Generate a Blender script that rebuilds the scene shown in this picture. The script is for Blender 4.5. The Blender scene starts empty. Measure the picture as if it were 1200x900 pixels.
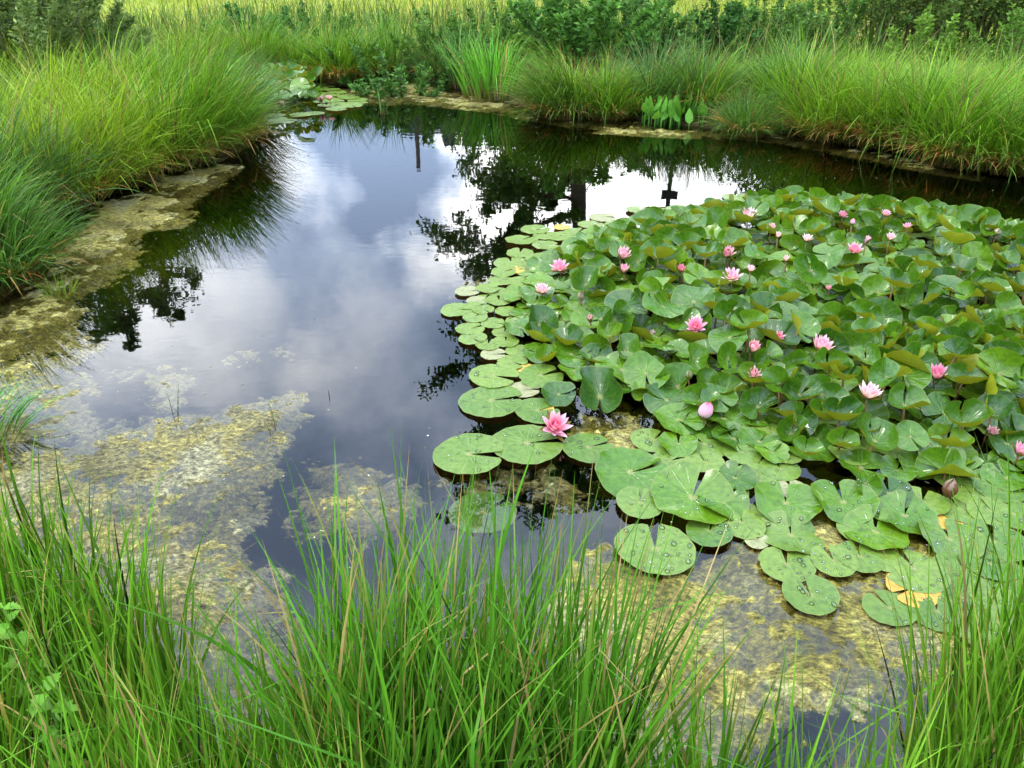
import bpy, math, random
import numpy as np
from mathutils import Vector, Matrix, Euler

random.seed(11)
rng = np.random.default_rng(11)
PI = math.pi
sc = bpy.context.scene
COL = sc.collection

# ------------------------------------------------------------------ camera model (photo 1200 x 900)
H, PITCH, F = 1.75, math.radians(30.0), 902.0
CP, SP = math.cos(PITCH), math.sin(PITCH)

def at(px, py, z=0.0):
    """The point of the place at height z seen at photo pixel (px, py)."""
    u, v = px - 600.0, py - 450.0
    fh, dn = CP * F - SP * v, SP * F + CP * v
    s = (H - z) / dn
    return (u * s, fh * s, z)

def proj(p):
    dx, dy, dz = p[0], p[1], p[2] - H
    dep = dy * CP - dz * SP
    up = dy * SP + dz * CP
    return (600 + F * dx / dep, 450 - F * up / dep, dep)

# ------------------------------------------------------------------ helpers
def setp(o, label=None, cat=None, group=None, kind=None):
    if label: o['label'] = label
    if cat: o['category'] = cat
    if group: o['group'] = group
    if kind: o['kind'] = kind
    return o

def np_mesh(name, V, Q=None, T=None, col=None, uv=None, smooth=True):
    V = np.asarray(V, np.float32).reshape(-1, 3)
    me = bpy.data.meshes.new(name)
    Q = np.zeros((0, 4), np.int32) if Q is None else np.asarray(Q, np.int32).reshape(-1, 4)
    T = np.zeros((0, 3), np.int32) if T is None else np.asarray(T, np.int32).reshape(-1, 3)
    me.vertices.add(len(V)); me.vertices.foreach_set('co', V.ravel())
    loops = np.concatenate([Q.ravel(), T.ravel()])
    me.loops.add(len(loops)); me.loops.foreach_set('vertex_index', loops)
    tot = np.concatenate([np.full(len(Q), 4, np.int32), np.full(len(T), 3, np.int32)])
    st = np.concatenate([[0], np.cumsum(tot)[:-1]]).astype(np.int32)
    me.polygons.add(len(tot)); me.polygons.foreach_set('loop_start', st); me.polygons.foreach_set('loop_total', tot)
    me.polygons.foreach_set('use_smooth', np.full(len(tot), smooth))
    me.update(calc_edges=True)
    if col is not None:
        c = np.asarray(col, np.float32).reshape(-1, col.shape[-1])
        if c.shape[1] == 3: c = np.concatenate([c, np.ones((len(c), 1), np.float32)], 1)
        a = me.attributes.new('col', 'FLOAT_COLOR', 'POINT'); a.data.foreach_set('color', c.ravel())
    if uv is not None:
        l = me.uv_layers.new(name='UVMap'); l.data.foreach_set('uv', np.asarray(uv, np.float32)[loops].ravel())
    return me

def link(name, me, mat, parent=None, loc=None):
    o = bpy.data.objects.new(name, me); COL.objects.link(o)
    if mat and not me.materials: me.materials.append(mat)
    if parent: o.parent = parent
    if loc: o.location = loc
    return o

def empty(name, loc=(0, 0, 0)):
    o = bpy.data.objects.new(name, None); COL.objects.link(o); o.location = loc
    o.empty_display_size = 0.1
    return o

class Bag:
    """Collects arrays of geometry into one mesh."""
    def __init__(s): s.V, s.Q, s.T, s.C, s.n = [], [], [], [], 0
    def add(s, V, Q=None, T=None, C=None):
        V = np.asarray(V, float).reshape(-1, 3); s.V.append(V)
        if Q is not None and len(Q): s.Q.append(np.asarray(Q) + s.n)
        if T is not None and len(T): s.T.append(np.asarray(T) + s.n)
        if C is None: C = np.full((len(V), 3), .5)
        C = np.asarray(C, float)
        if C.ndim == 1: C = np.tile(C, (len(V), 1))
        s.C.append(C); s.n += len(V)
    def mesh(s, name, smooth=True):
        return np_mesh(name, np.concatenate(s.V), np.concatenate(s.Q) if s.Q else None,
                       np.concatenate(s.T) if s.T else None, np.concatenate(s.C), None, smooth)

def tube(pts, rad, n=7):
    pts = np.asarray(pts, float); m = len(pts)
    V = []
    for i in range(m):
        t = pts[min(i + 1, m - 1)] - pts[max(i - 1, 0)]; t /= np.linalg.norm(t) + 1e-9
        a = np.cross(t, [0.3, 0.1, 1.0] if abs(t[2]) < .9 else [1, 0, 0]); a /= np.linalg.norm(a) + 1e-9
        b = np.cross(t, a)
        for k in range(n):
            th = 2 * PI * k / n
            V.append(pts[i] + rad[i] * (math.cos(th) * a + math.sin(th) * b))
    Q = [(i * n + k, i * n + (k + 1) % n, (i + 1) * n + (k + 1) % n, (i + 1) * n + k) for i in range(m - 1) for k in range(n)]
    V.append(pts[-1]); V.append(pts[0]); e = len(V)
    T = [((m - 1) * n + k, (m - 1) * n + (k + 1) % n, e - 2) for k in range(n)] + [((k + 1) % n, k, e - 1) for k in range(n)]
    return np.array(V), np.array(Q), np.array(T)

# value noise (numpy)
_P = rng.random((64, 64))
def vnoise(x, y, f=1.0, ox=0.0):
    x = np.asarray(x) * f + ox * 7.3 + 100; y = np.asarray(y) * f + ox * 3.1 + 100
    i, j = np.floor(x).astype(int), np.floor(y).astype(int)
    a, b = x - i, y - j; a = a * a * (3 - 2 * a); b = b * b * (3 - 2 * b)
    g = lambda p, q: _P[p % 64, q % 64]
    return (g(i, j) * (1 - a) + g(i + 1, j) * a) * (1 - b) + (g(i, j + 1) * (1 - a) + g(i + 1, j + 1) * a) * b
def fbm(x, y, f=1.0, o=4, ox=0.0):
    r, am, t = 0, 1.0, 0
    for k in range(o):
        r = r + am * vnoise(x, y, f * 2.03 ** k, ox + k); t += am; am *= .52
    return r / t - .5

def poly_sd(X, Y, poly):
    """Signed distance to a polygon, positive inside."""
    P = np.asarray(poly, float)[:, :2]; d = np.full(X.shape, 1e9); ins = np.zeros(X.shape, bool)
    for k in range(len(P)):
        a, b = P[k], P[(k + 1) % len(P)]; e = b - a
        t = np.clip(((X - a[0]) * e[0] + (Y - a[1]) * e[1]) / (e @ e + 1e-12), 0, 1)
        d = np.minimum(d, np.hypot(X - a[0] - t * e[0], Y - a[1] - t * e[1]))
        c = ((a[1] > Y) != (b[1] > Y)) & (X < (b[0] - a[0]) * (Y - a[1]) / (b[1] - a[1] + 1e-12) + a[0])
        ins ^= c
    return np.where(ins, d, -d)

# ------------------------------------------------------------------ materials
def new_mat(name):
    m = bpy.data.materials.new(name); m.use_nodes = True
    nt = m.node_tree; nt.nodes.clear()
    out = nt.nodes.new('ShaderNodeOutputMaterial')
    return m, nt, out
def N(nt, typ, **kw):
    n = nt.nodes.new('ShaderNode' + typ)
    for k, v in kw.items():
        if k.startswith('i_'):
            n.inputs[k[2:].replace('_', ' ')].default_value = v
        else: setattr(n, k, v)
    return n
def L(nt, a, b): nt.links.new(a, b)
def ramp(nt, fac, stops):
    r = N(nt, 'ValToRGB'); el = r.color_ramp.elements
    while len(el) < len(stops): el.new(.5)
    for e, (p, c) in zip(el, stops):
        e.position = p; e.color = (*c, 1) if len(c) == 3 else c
    L(nt, fac, r.inputs[0]); return r.outputs[0]
def mth(nt, op, a, b=None, c=None, clamp=False):
    n = N(nt, 'Math', operation=op); n.use_clamp = clamp
    for i, x in enumerate((a, b, c)):
        if x is None: continue
        if isinstance(x, (int, float)): n.inputs[i].default_value = x
        else: L(nt, x, n.inputs[i])
    return n.outputs[0]
def mixc(nt, fac, a, b, mode='MIX'):
    n = N(nt, 'Mix', data_type='RGBA', blend_type=mode)
    for s, x in ((n.inputs[0], fac), (n.inputs[6], a), (n.inputs[7], b)):
        if isinstance(x, (int, float)): s.default_value = x
        elif isinstance(x, tuple): s.default_value = (*x, 1)
        else: L(nt, x, s)
    return n.outputs[2]

def foliage_mat(name, trans=.3, rough=.45, spec=.4, gain=1.0, var=.25, scale=3.0):
    m, nt, out = new_mat(name)
    at_ = N(nt, 'Attribute', attribute_name='col')
    geo = N(nt, 'NewGeometry')
    no = N(nt, 'TexNoise', i_Scale=scale, i_Detail=3.0); L(nt, geo.outputs['Position'], no.inputs['Vector'])
    v = mth(nt, 'MULTIPLY_ADD', no.outputs[0], 2 * var, gain * (1 - var))
    c = mixc(nt, 1.0, at_.outputs['Color'], v, 'MULTIPLY')
    p = N(nt, 'BsdfPrincipled', i_Roughness=rough); p.inputs['Specular IOR Level'].default_value = spec
    L(nt, c, p.inputs['Base Color'])
    t = N(nt, 'BsdfTranslucent'); L(nt, mixc(nt, 1.0, c, (1.25, 1.2, .6), 'MULTIPLY'), t.inputs[0])
    mx = N(nt, 'MixShader'); mx.inputs[0].default_value = trans
    L(nt, p.outputs[0], mx.inputs[1]); L(nt, t.outputs[0], mx.inputs[2]); L(nt, mx.outputs[0], out.inputs[0])
    return m

def attr_mat(name, rough=.7, spec=.3, bump=0.0, scale=40.0):
    m, nt, out = new_mat(name)
    at_ = N(nt, 'Attribute', attribute_name='col')
    tc = N(nt, 'TexCoord'); no = N(nt, 'TexNoise', i_Scale=scale, i_Detail=5.0); L(nt, tc.outputs['Object'], no.inputs['Vector'])
    v = mth(nt, 'MULTIPLY_ADD', no.outputs[0], .8, .6)
    p = N(nt, 'BsdfPrincipled', i_Roughness=rough); p.inputs['Specular IOR Level'].default_value = spec
    L(nt, mixc(nt, 1.0, at_.outputs['Color'], v, 'MULTIPLY'), p.inputs['Base Color'])
    if bump:
        b = N(nt, 'Bump', i_Strength=bump, i_Distance=.02); L(nt, no.outputs[0], b.inputs['Height']); L(nt, b.outputs[0], p.inputs['Normal'])
    L(nt, p.outputs[0], out.inputs[0]); return m

def lily_mat(name, top_a, top_b, under_a, under_b, rough, vein, speck, spec=.5):
    """Lily leaf: veined waxy top, olive underside."""
    m, nt, out = new_mat(name)
    uv = N(nt, 'UVMap'); sep = N(nt, 'SeparateXYZ'); L(nt, uv.outputs[0], sep.inputs[0])
    oi = N(nt, 'ObjectInfo'); geo = N(nt, 'NewGeometry')
    n1 = N(nt, 'TexNoise', i_Scale=9.0, i_Detail=4.0); L(nt, geo.outputs['Position'], n1.inputs['Vector'])
    n2 = N(nt, 'TexNoise', i_Scale=55.0, i_Detail=3.0); L(nt, geo.outputs['Position'], n2.inputs['Vector'])
    f = mth(nt, 'ADD', mth(nt, 'MULTIPLY', oi.outputs['Random'], .75), mth(nt, 'MULTIPLY_ADD', n1.outputs[0], .9, -.3), clamp=True)
    top = mixc(nt, f, top_a, top_b)
    # radial veins: u = turn, v = radius
    wob = mth(nt, 'MULTIPLY_ADD', n1.outputs[0], .06, sep.outputs[0])
    fr = mth(nt, 'ABSOLUTE', mth(nt, 'SUBTRACT', mth(nt, 'FRACT', mth(nt, 'MULTIPLY', wob, 15.0)), .5))
    dist = mth(nt, 'MULTIPLY', fr, mth(nt, 'MAXIMUM', sep.outputs[1], .12))
    mr = N(nt, 'MapRange'); mr.inputs[1].default_value = .0; mr.inputs[2].default_value = .05; mr.inputs[3].default_value = 1; mr.inputs[4].default_value = 0
    L(nt, dist, mr.inputs[0])
    vfade = mth(nt, 'MULTIPLY', mr.outputs[0], mth(nt, 'SUBTRACT', 1.15, sep.outputs[1]))
    top = mixc(nt, mth(nt, 'MULTIPLY', vfade, vein), top, tuple(min(1, x * 1.5 + .03) for x in top_b))
    top = mixc(nt, 1.0, top, ramp(nt, n2.outputs[0], [(.3, (.72, .74, .7)), (.7, (1.22, 1.2, 1.2))]), 'MULTIPLY')
    # navel where the stalk meets the leaf
    nav = N(nt, 'MapRange'); nav.inputs[1].default_value = .05; nav.inputs[2].default_value = .13; nav.inputs[3].default_value = .8; nav.inputs[4].default_value = 0
    L(nt, sep.outputs[1], nav.inputs[0])
    top = mixc(nt, nav.outputs[0], top, (.26, .27, .09))
    # brown specks and edge wear
    sp = N(nt, 'MapRange'); sp.inputs[1].default_value = .64; sp.inputs[2].default_value = .72; L(nt, n2.outputs[0], sp.inputs[0])
    top = mixc(nt, mth(nt, 'MULTIPLY', sp.outputs[0], speck), top, (.07, .06, .03))
    ed = N(nt, 'MapRange'); ed.inputs[1].default_value = .955; ed.inputs[2].default_value = 1.0; L(nt, sep.outputs[1], ed.inputs[0])
    top = mixc(nt, mth(nt, 'MULTIPLY', ed.outputs[0], .5), top, (.2, .21, .05))
    und = mixc(nt, mth(nt, 'MULTIPLY_ADD', n1.outputs[0], 1.6, -.35, clamp=True), under_a, under_b)
    c = mixc(nt, geo.outputs['Backfacing'], top, und)
    p = N(nt, 'BsdfPrincipled'); p.inputs['Specular IOR Level'].default_value = spec
    L(nt, c, p.inputs['Base Color'])
    L(nt, mth(nt, 'MULTIPLY_ADD', n1.outputs[0], .5, rough - .25), p.inputs['Roughness'])
    hgt = mth(nt, 'ADD', mth(nt, 'MULTIPLY', vfade, .5), mth(nt, 'MULTIPLY', n2.outputs[0], .35))
    hgt = mth(nt, 'ADD', hgt, mth(nt, 'MULTIPLY', n1.outputs[0], 1.6))
    b = N(nt, 'Bump', i_Strength=.6, i_Distance=.006); L(nt, hgt, b.inputs['Height']); L(nt, b.outputs[0], p.inputs['Normal'])
    t = N(nt, 'BsdfTranslucent'); L(nt, mixc(nt, 1.0, c, (1.2, 1.2, .5), 'MULTIPLY'), t.inputs[0])
    mx = N(nt, 'MixShader'); mx.inputs[0].default_value = .22
    L(nt, p.outputs[0], mx.inputs[1]); L(nt, t.outputs[0], mx.inputs[2]); L(nt, mx.outputs[0], out.inputs[0])
    return m

M = {}
M['grass'] = foliage_mat('grass_blades', .32, .5, .2)
M['sedge'] = foliage_mat('sedge_blades', .3, .5, .2)
M['shrub'] = foliage_mat('shrub_leaves', .28, .55, .15, gain=1.35, var=.35)
M['tree'] = foliage_mat('tree_leaves', .2, .5, .3, var=.35, scale=.8)
M['petal'] = foliage_mat('petals', .3, .5, .25, var=.06, scale=30)
M['bark'] = attr_mat('bark', .85, .2, .8, 12)
M['stalk'] = attr_mat('stalks', .5, .4)
M['stamen'] = attr_mat('stamens', .6, .3)
M['pad'] = lily_mat('floating_pad', (.046, .128, .010), (.15, .235, .034), (.16, .12, .03), (.2, .09, .04), .34, .35, .55)
M['leaf'] = lily_mat('glossy_leaf', (.015, .062, .004), (.066, .160, .006), (.19, .235, .010), (.19, .175, .015), .22, .30, .14, .5)
M['fresh'] = lily_mat('fresh_leaf', (.036, .120, .004), (.105, .21, .008), (.22, .27, .012), (.22, .21, .016), .24, .30, .16, .5)
M['dying'] = lily_mat('dying_pad', (.62, .24, .02), (.48, .36, .06), (.3, .12, .03), (.3, .1, .03), .45, .2, .8)
M['faded'] = lily_mat('faded_pad', (.30, .25, .13), (.26, .28, .13), (.3, .16, .06), (.25, .1, .04), .4, .3, .7)

m, nt, out = new_mat('water_drop')
fr = N(nt, 'Fresnel', i_IOR=1.5); gl = N(nt, 'BsdfGlossy', i_Roughness=.03); tr = N(nt, 'BsdfTransparent'); tr.inputs[0].default_value = (.93, .95, .92, 1)
mx = N(nt, 'MixShader'); L(nt, fr.outputs[0], mx.inputs[0]); L(nt, tr.outputs[0], mx.inputs[1]); L(nt, gl.outputs[0], mx.inputs[2]); L(nt, mx.outputs[0], out.inputs[0]); M['drop'] = m

# water: clear skin over dark, peaty, light-absorbing depth
m, nt, out = new_mat('pond_water')
geo = N(nt, 'NewGeometry')
mp = N(nt, 'Mapping'); mp.inputs['Scale'].default_value = (1, 1.6, 1); L(nt, geo.outputs['Position'], mp.inputs[0])
n1 = N(nt, 'TexNoise', i_Scale=5.0, i_Detail=2.0); L(nt, mp.outputs[0], n1.inputs['Vector'])
n2 = N(nt, 'TexNoise', i_Scale=38.0, i_Detail=1.0); L(nt, mp.outputs[0], n2.inputs['Vector'])
n3 = N(nt, 'TexNoise', i_Scale=.8, i_Detail=2.0); L(nt, geo.outputs['Position'], n3.inputs['Vector'])
gust = ramp(nt, n3.outputs[0], [(.45, (.25, .25, .25)), (.62, (1, 1, 1))])
hh = mth(nt, 'MULTIPLY', mth(nt, 'MULTIPLY', n1.outputs[0], 1.0), gust)
b = N(nt, 'Bump', i_Strength=.035, i_Distance=.02); L(nt, hh, b.inputs['Height'])
fr = N(nt, 'Fresnel', i_IOR=1.58); L(nt, b.outputs[0], fr.inputs['Normal'])
gl = N(nt, 'BsdfGlossy', i_Roughness=.0); L(nt, b.outputs[0], gl.inputs['Normal'])
tr = N(nt, 'BsdfTransparent'); tr.inputs[0].default_value = (.92, .94, .88, 1)
mx = N(nt, 'MixShader'); L(nt, fr.outputs[0], mx.inputs[0]); L(nt, tr.outputs[0], mx.inputs[1]); L(nt, gl.outputs[0], mx.inputs[2])
L(nt, mx.outputs[0], out.inputs[0])
va = N(nt, 'VolumeAbsorption', i_Density=9.0); va.inputs[0].default_value = (.42, .36, .20, 1)
L(nt, va.outputs[0], out.inputs['Volume']); M['water'] = m

# algae: stringy, half-dry filaments
def algae_material(name, stops):
    m, nt, out = new_mat(name)
    geo = N(nt, 'NewGeometry')
    wn = N(nt, 'TexNoise', i_Scale=2.2, i_Detail=2.0); L(nt, geo.outputs['Position'], wn.inputs['Vector'])
    mp = N(nt, 'Mapping'); mp.inputs['Rotation'].default_value = (0, 0, .5); mp.inputs['Scale'].default_value = (1, 1.4, 1); L(nt, geo.outputs['Position'], mp.inputs[0])
    wv = N(nt, 'VectorMath', operation='MULTIPLY_ADD'); L(nt, wn.outputs['Color'], wv.inputs[0]); wv.inputs[1].default_value = (.16, .16, 0); L(nt, mp.outputs[0], wv.inputs[2])
    a1 = N(nt, 'TexNoise', i_Scale=34.0, i_Detail=8.0, i_Roughness=.8); L(nt, wv.outputs[0], a1.inputs['Vector'])
    a2 = N(nt, 'TexNoise', i_Scale=3.5, i_Detail=4.0); L(nt, geo.outputs['Position'], a2.inputs['Vector'])
    a3 = N(nt, 'TexVoronoi', feature='DISTANCE_TO_EDGE', i_Scale=75.0); L(nt, wv.outputs[0], a3.inputs['Vector'])
    c1 = ramp(nt, a2.outputs[0], stops)
    c2 = ramp(nt, a1.outputs[0], [(.36, (.14, .12, .07)), (.5, (.75, .74, .66)), (.64, (1.75, 1.7, 1.6))])
    p = N(nt, 'BsdfPrincipled', i_Roughness=.42); p.inputs['Specular IOR Level'].default_value = .5
    L(nt, mixc(nt, 1.0, c1, c2, 'MULTIPLY'), p.inputs['Base Color'])
    mp2 = N(nt, 'Mapping'); mp2.inputs['Rotation'].default_value = (0, 0, -.35); mp2.inputs['Scale'].default_value = (1, 1.6, 1)
    wv2 = N(nt, 'VectorMath', operation='MULTIPLY_ADD'); L(nt, wn.outputs['Color'], wv2.inputs[0]); wv2.inputs[1].default_value = (.25, .25, 0); L(nt, geo.outputs['Position'], wv2.inputs[2])
    L(nt, wv2.outputs[0], mp2.inputs[0])
    a4 = N(nt, 'TexNoise', i_Scale=27.0, i_Detail=5.0, i_Roughness=.6); L(nt, mp2.outputs[0], a4.inputs['Vector'])
    rdg = mth(nt, 'ABSOLUTE', mth(nt, 'MULTIPLY_ADD', a4.outputs[0], 2.0, -1.0))
    strand = ramp(nt, rdg, [(.0, (1.55, 1.5, 1.35)), (.06, (1.0, 1.0, .95)), (.2, (.75, .74, .66)), (.34, (.45, .42, .32))])
    L(nt, mixc(nt, 1.0, mixc(nt, 1.0, c1, c2, 'MULTIPLY'), strand, 'MULTIPLY'), p.inputs['Base Color'])
    hs = mth(nt, 'ADD', mth(nt, 'ADD', a1.outputs[0], mth(nt, 'MULTIPLY', rdg, -1.2)), mth(nt, 'MULTIPLY', 0.0, 1.0))
    hs = mth(nt, 'ADD', hs, mth(nt, 'MULTIPLY', a3.outputs[0], .8)) if True else mth(nt, 'ADD', a1.outputs[0], mth(nt, 'MULTIPLY', a3.outputs[0], .8))
    b = N(nt, 'Bump', i_Strength=1.0, i_Distance=.014); L(nt, hs, b.inputs['Height']); L(nt, b.outputs[0], p.inputs['Normal'])
    al = N(nt, 'Attribute', attribute_name='col')
    am = N(nt, 'MapRange'); am.inputs[1].default_value = .38; am.inputs[2].default_value = .55
    L(nt, mth(nt, 'ADD', al.outputs['Color'], mth(nt, 'MULTIPLY_ADD', a1.outputs[0], .9, -.45)), am.inputs[0])
    tr = N(nt, 'BsdfTransparent'); mx = N(nt, 'MixShader')
    L(nt, am.outputs[0], mx.inputs[0]); L(nt, tr.outputs[0], mx.inputs[1]); L(nt, p.outputs[0], mx.inputs[2]); L(nt, mx.outputs[0], out.inputs[0])
    return m
M['algae'] = algae_material('algae', [(.32, (.12, .105, .03)), (.43, (.21, .19, .08)), (.50, (.28, .24, .065)), (.55, (.25, .23, .105)), (.66, (.30, .285, .18))])
M['algae_olive'] = algae_material('olive_algae', [(.32, (.14, .125, .02)), (.44, (.26, .235, .05)), (.54, (.34, .305, .075)), (.66, (.36, .345, .185))])

m, nt, out = new_mat('meadow_soil')
geo = N(nt, 'NewGeometry')
s1 = N(nt, 'TexNoise', i_Scale=.5, i_Detail=6.0); L(nt, geo.outputs['Position'], s1.inputs['Vector'])
s2 = N(nt, 'TexNoise', i_Scale=14.0, i_Detail=6.0); L(nt, geo.outputs['Position'], s2.inputs['Vector'])
at_ = N(nt, 'Attribute', attribute_name='col')
c = mixc(nt, 1.0, at_.outputs['Color'], ramp(nt, s2.outputs[0], [(.3, (.5, .5, .5)), (.7, (1.5, 1.5, 1.4))]), 'MULTIPLY')
c = mixc(nt, 1.0, c, ramp(nt, s1.outputs[0], [(.35, (.8, .9, .8)), (.65, (1.2, 1.1, 1.0))]), 'MULTIPLY')
p = N(nt, 'BsdfPrincipled', i_Roughness=.95); p.inputs['Specular IOR Level'].default_value = .1; L(nt, c, p.inputs['Base Color'])
b = N(nt, 'Bump', i_Strength=.8, i_Distance=.03); L(nt, s2.outputs[0], b.inputs['Height']); L(nt, b.outputs[0], p.inputs['Normal'])
L(nt, p.outputs[0], out.inputs[0]); M['ground'] = m

# ------------------------------------------------------------------ ground, pond
POND = [at(*p)[:2] for p in [(-20, 345), (60, 272), (130, 224), (200, 200), (268, 188), (290, 165), (262, 128), (285, 100), (340, 92), (400, 101), (470, 96), (530, 103),
        (600, 122), (680, 134), (760, 142), (850, 154), (930, 156), (1000, 166), (1060, 182), (1130, 194), (1210, 208), (1330, 235)]]
POND += [(6.3, 5.2), (5.6, 3.8), (4.4, 2.7), (3.2, 1.9), (2.3, 1.5), (1.75, 1.2), (1.3, 1.02), (.9, .82), (.5, .80), (.3, 1.0), (.1, 1.12), (-.2, 1.16), (-.38, 1.14),
         (-.50, 1.0), (-.66, 1.02), (-.72, 1.28), (-.95, 1.5), (-1.35, 1.68), (-1.9, 1.9), (-2.35, 2.3), (-2.7, 2.7), (-3.0, 3.4)]
def ground_z(X, Y):
    d = -poly_sd(X, Y, POND)
    z = np.where(d < 0, np.maximum(d * 1.1, -.6) - .02, .05 * (1 - np.exp(-d / .15)) + .33 * (1 - np.exp(-np.maximum(d - .15, 0) / 2.2)))
    z = z + np.where(d > 0, np.clip(d, 0, 1) * .06 * fbm(X, Y, .9, 3) , 0)
    return z, d
def axis(a, b, st, far):
    core = list(np.arange(a, b, st)); s = st; x = b; hi = []
    while x < far: s *= 1.18; x += s; hi.append(x)
    s = st; x = a; lo = []
    while x > -far: s *= 1.18; x -= s; lo.append(x)
    return np.array(lo[::-1] + core + hi)
gx, gy = axis(-5.5, 7.5, .11, 900), axis(-.5, 13, .11, 900)
X, Y = np.meshgrid(gx, gy); Z, D = ground_z(X, Y)
nx, ny = len(gx), len(gy)
idx = np.arange(nx * ny).reshape(ny, nx)
Q = np.stack([idx[:-1, :-1], idx[:-1, 1:], idx[1:, 1:], idx[1:, :-1]], -1).reshape(-1, 4)
k = np.clip((D - .3) / 3.0, 0, 1)[..., None]; kk = np.clip((D + .1) / .3, 0, 1)[..., None]
C = np.array([.020, .016, .008]) * (1 - kk) + kk * (np.array([.05, .042, .014]) * (1 - k) + np.array([.25, .27, .05]) * k)
g = link('ground', np_mesh('ground', np.stack([X, Y, Z], -1), Q, None, C), M['ground']); setp(g, kind='structure')

# water body: closed block, its top at z = 0, its sides inside the banks
ring = [(-4.6, .15), (7.2, .15), (7.2, 13.0), (-4.6, 13.0)]     # the ground of the banks stands above it all round
import bmesh
bm = bmesh.new(); tv = [bm.verts.new((*p, 0)) for p in ring]; bm.faces.new(tv)
bv = [bm.verts.new((*p, -.9)) for p in ring]; bm.faces.new(bv[::-1])
for i in range(len(tv)):
    j = (i + 1) % len(tv); bm.faces.new((tv[i], bv[i], bv[j], tv[j]))
bmesh.ops.triangulate(bm, faces=[f for f in bm.faces if len(f.verts) > 4]); bmesh.ops.recalc_face_normals(bm, faces=bm.faces)
me = bpy.data.meshes.new('water'); bm.to_mesh(me); bm.free()
w = link('water', me, M['water']); setp(w, kind='structure')

# ------------------------------------------------------------------ algae mats
def pxpoly(pts): return [at(*p)[:2] for p in pts]
def mat_(pts, label, thr=.10, soft=.35, seed=0, thick=.003, sub=.03):
    P = np.array(pxpoly(pts)); lo, hi = P.min(0) - .3, P.max(0) + .3
    st = max(.016, math.sqrt((hi - lo).prod()) / 190)
    xs, ys = np.arange(lo[0], hi[0], st), np.arange(lo[1], hi[1], st)
    X, Y = np.meshgrid(xs, ys); d = poly_sd(X, Y, P)
    n = fbm(X, Y, 2.6, 6, seed); nf = fbm(X, Y, 17, 3, seed + 5)
    e = np.minimum(d, .16) / soft + n * 2.3 + nf * 1.1 + fbm(X, Y, 41, 2, seed + 9) * .8 + thr - .25
    z = -sub + (sub + thick) * np.clip(e * 1.1, -.4, 1) + nf * .010
    a = np.clip(.42 + e * .8, 0, 1) + np.where(z > 0, .15, 0); a = np.where(d < -.02, a + (d + .02) * 4, a)
    keep = (d > -.3)
    V = np.stack([X, Y, z], -1).reshape(-1, 3)
    ny, nx = X.shape; id_ = np.arange(nx * ny).reshape(ny, nx)
    Q = np.stack([id_[:-1, :-1], id_[:-1, 1:], id_[1:, 1:], id_[1:, :-1]], -1).reshape(-1, 4)
    Q = Q[keep.ravel()[Q].all(1) & (a.ravel()[Q] > .12).any(1)]
    us = np.unique(Q); mp_ = np.zeros(len(V), int); mp_[us] = np.arange(len(us))
    a = a.ravel()[us]
    o = link('algae_mat', np_mesh('algae_mat', V[us], mp_[Q], None, np.stack([a, a, a], 1)), M['algae_olive' if seed in (1, 4, 5, 10) else 'algae'])
    setp(o, label, 'algae', None, 'stuff'); return o
mat_([(-60, 400), (0, 350), (62, 285), (120, 240), (190, 206), (268, 192), (272, 202), (225, 228), (222, 240), (205, 262), (150, 266), (158, 300), (120, 330), (70, 350), (75, 385), (100, 400), (70, 430), (110, 450), (30, 470), (-60, 500)],
     'olive algae mat along the shore under the overhanging sedges', .8, .35, 1)
mat_([(-80, 500), (60, 470), (110, 490), (200, 500), (330, 474), (335, 488), (300, 520), (305, 590), (285, 605), (250, 620), (240, 650), (320, 690), (350, 740), (330, 830), (180, 830), (0, 720), (-80, 650)],
     'large beige algae mat in front of the tall sedge clump', .72, .35, 2)
mat_([(350, 575), (372, 540), (420, 535), (470, 545), (510, 552), (560, 560), (600, 545), (690, 548), (665, 590), (610, 575), (560, 590), (470, 640), (400, 680), (350, 640)],
     'broken pale algae patch beside the floating pads', .22, .3, 3)
mat_([(700, 690), (740, 665), (830, 670), (870, 610), (960, 590), (1010, 610), (1110, 640), (1190, 700), (1240, 780), (1120, 780), (1040, 760), (960, 780), (900, 750), (860, 830), (800, 860), (700, 830), (690, 750)],
     'yellow brown algae mat around the front pads', 1.05, .35, 4)
mat_([(385, 110), (420, 99), (470, 95), (530, 103), (600, 124), (680, 138), (760, 144), (870, 157), (930, 157), (1000, 168), (1070, 184), (1150, 200), (1140, 207), (1040, 190), (960, 174), (890, 162), (780, 158), (700, 153), (640, 141), (560, 127), (500, 122), (430, 120), (395, 122)],
     'long yellowish algae strip along the far bank', .5, .45, 5)
mat_([(170, 450), (185, 435), (210, 436), (218, 460), (200, 472), (180, 470)], 'small algae patch around two thin reed stems', .35, .25, 6)
mat_([(270, 415), (290, 405), (350, 402), (352, 412), (310, 418), (280, 422)], 'thin strip of algae adrift on open water', .2, .25, 7)
mat_([(40, 425), (80, 415), (130, 425), (155, 432), (130, 445), (90, 445), (50, 450)], 'sparse broken algae flecks off the olive mat', .2, .25, 8)
mat_([(525, 345), (545, 325), (600, 318), (610, 335), (560, 350)], 'pale algae clot against the edge of the pads', .5, .3, 9)
mat_([(670, 520), (690, 498), (740, 500), (770, 520), (760, 545), (720, 545)], 'brown algae clot between flat pads below the big leaf', .55, .3, 10)
mat_([(1150, 540), (1240, 540), (1240, 640), (1190, 640), (1140, 620)], 'brown algae clot under pads below the last deep pink flower', .5, .3, 12)

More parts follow.
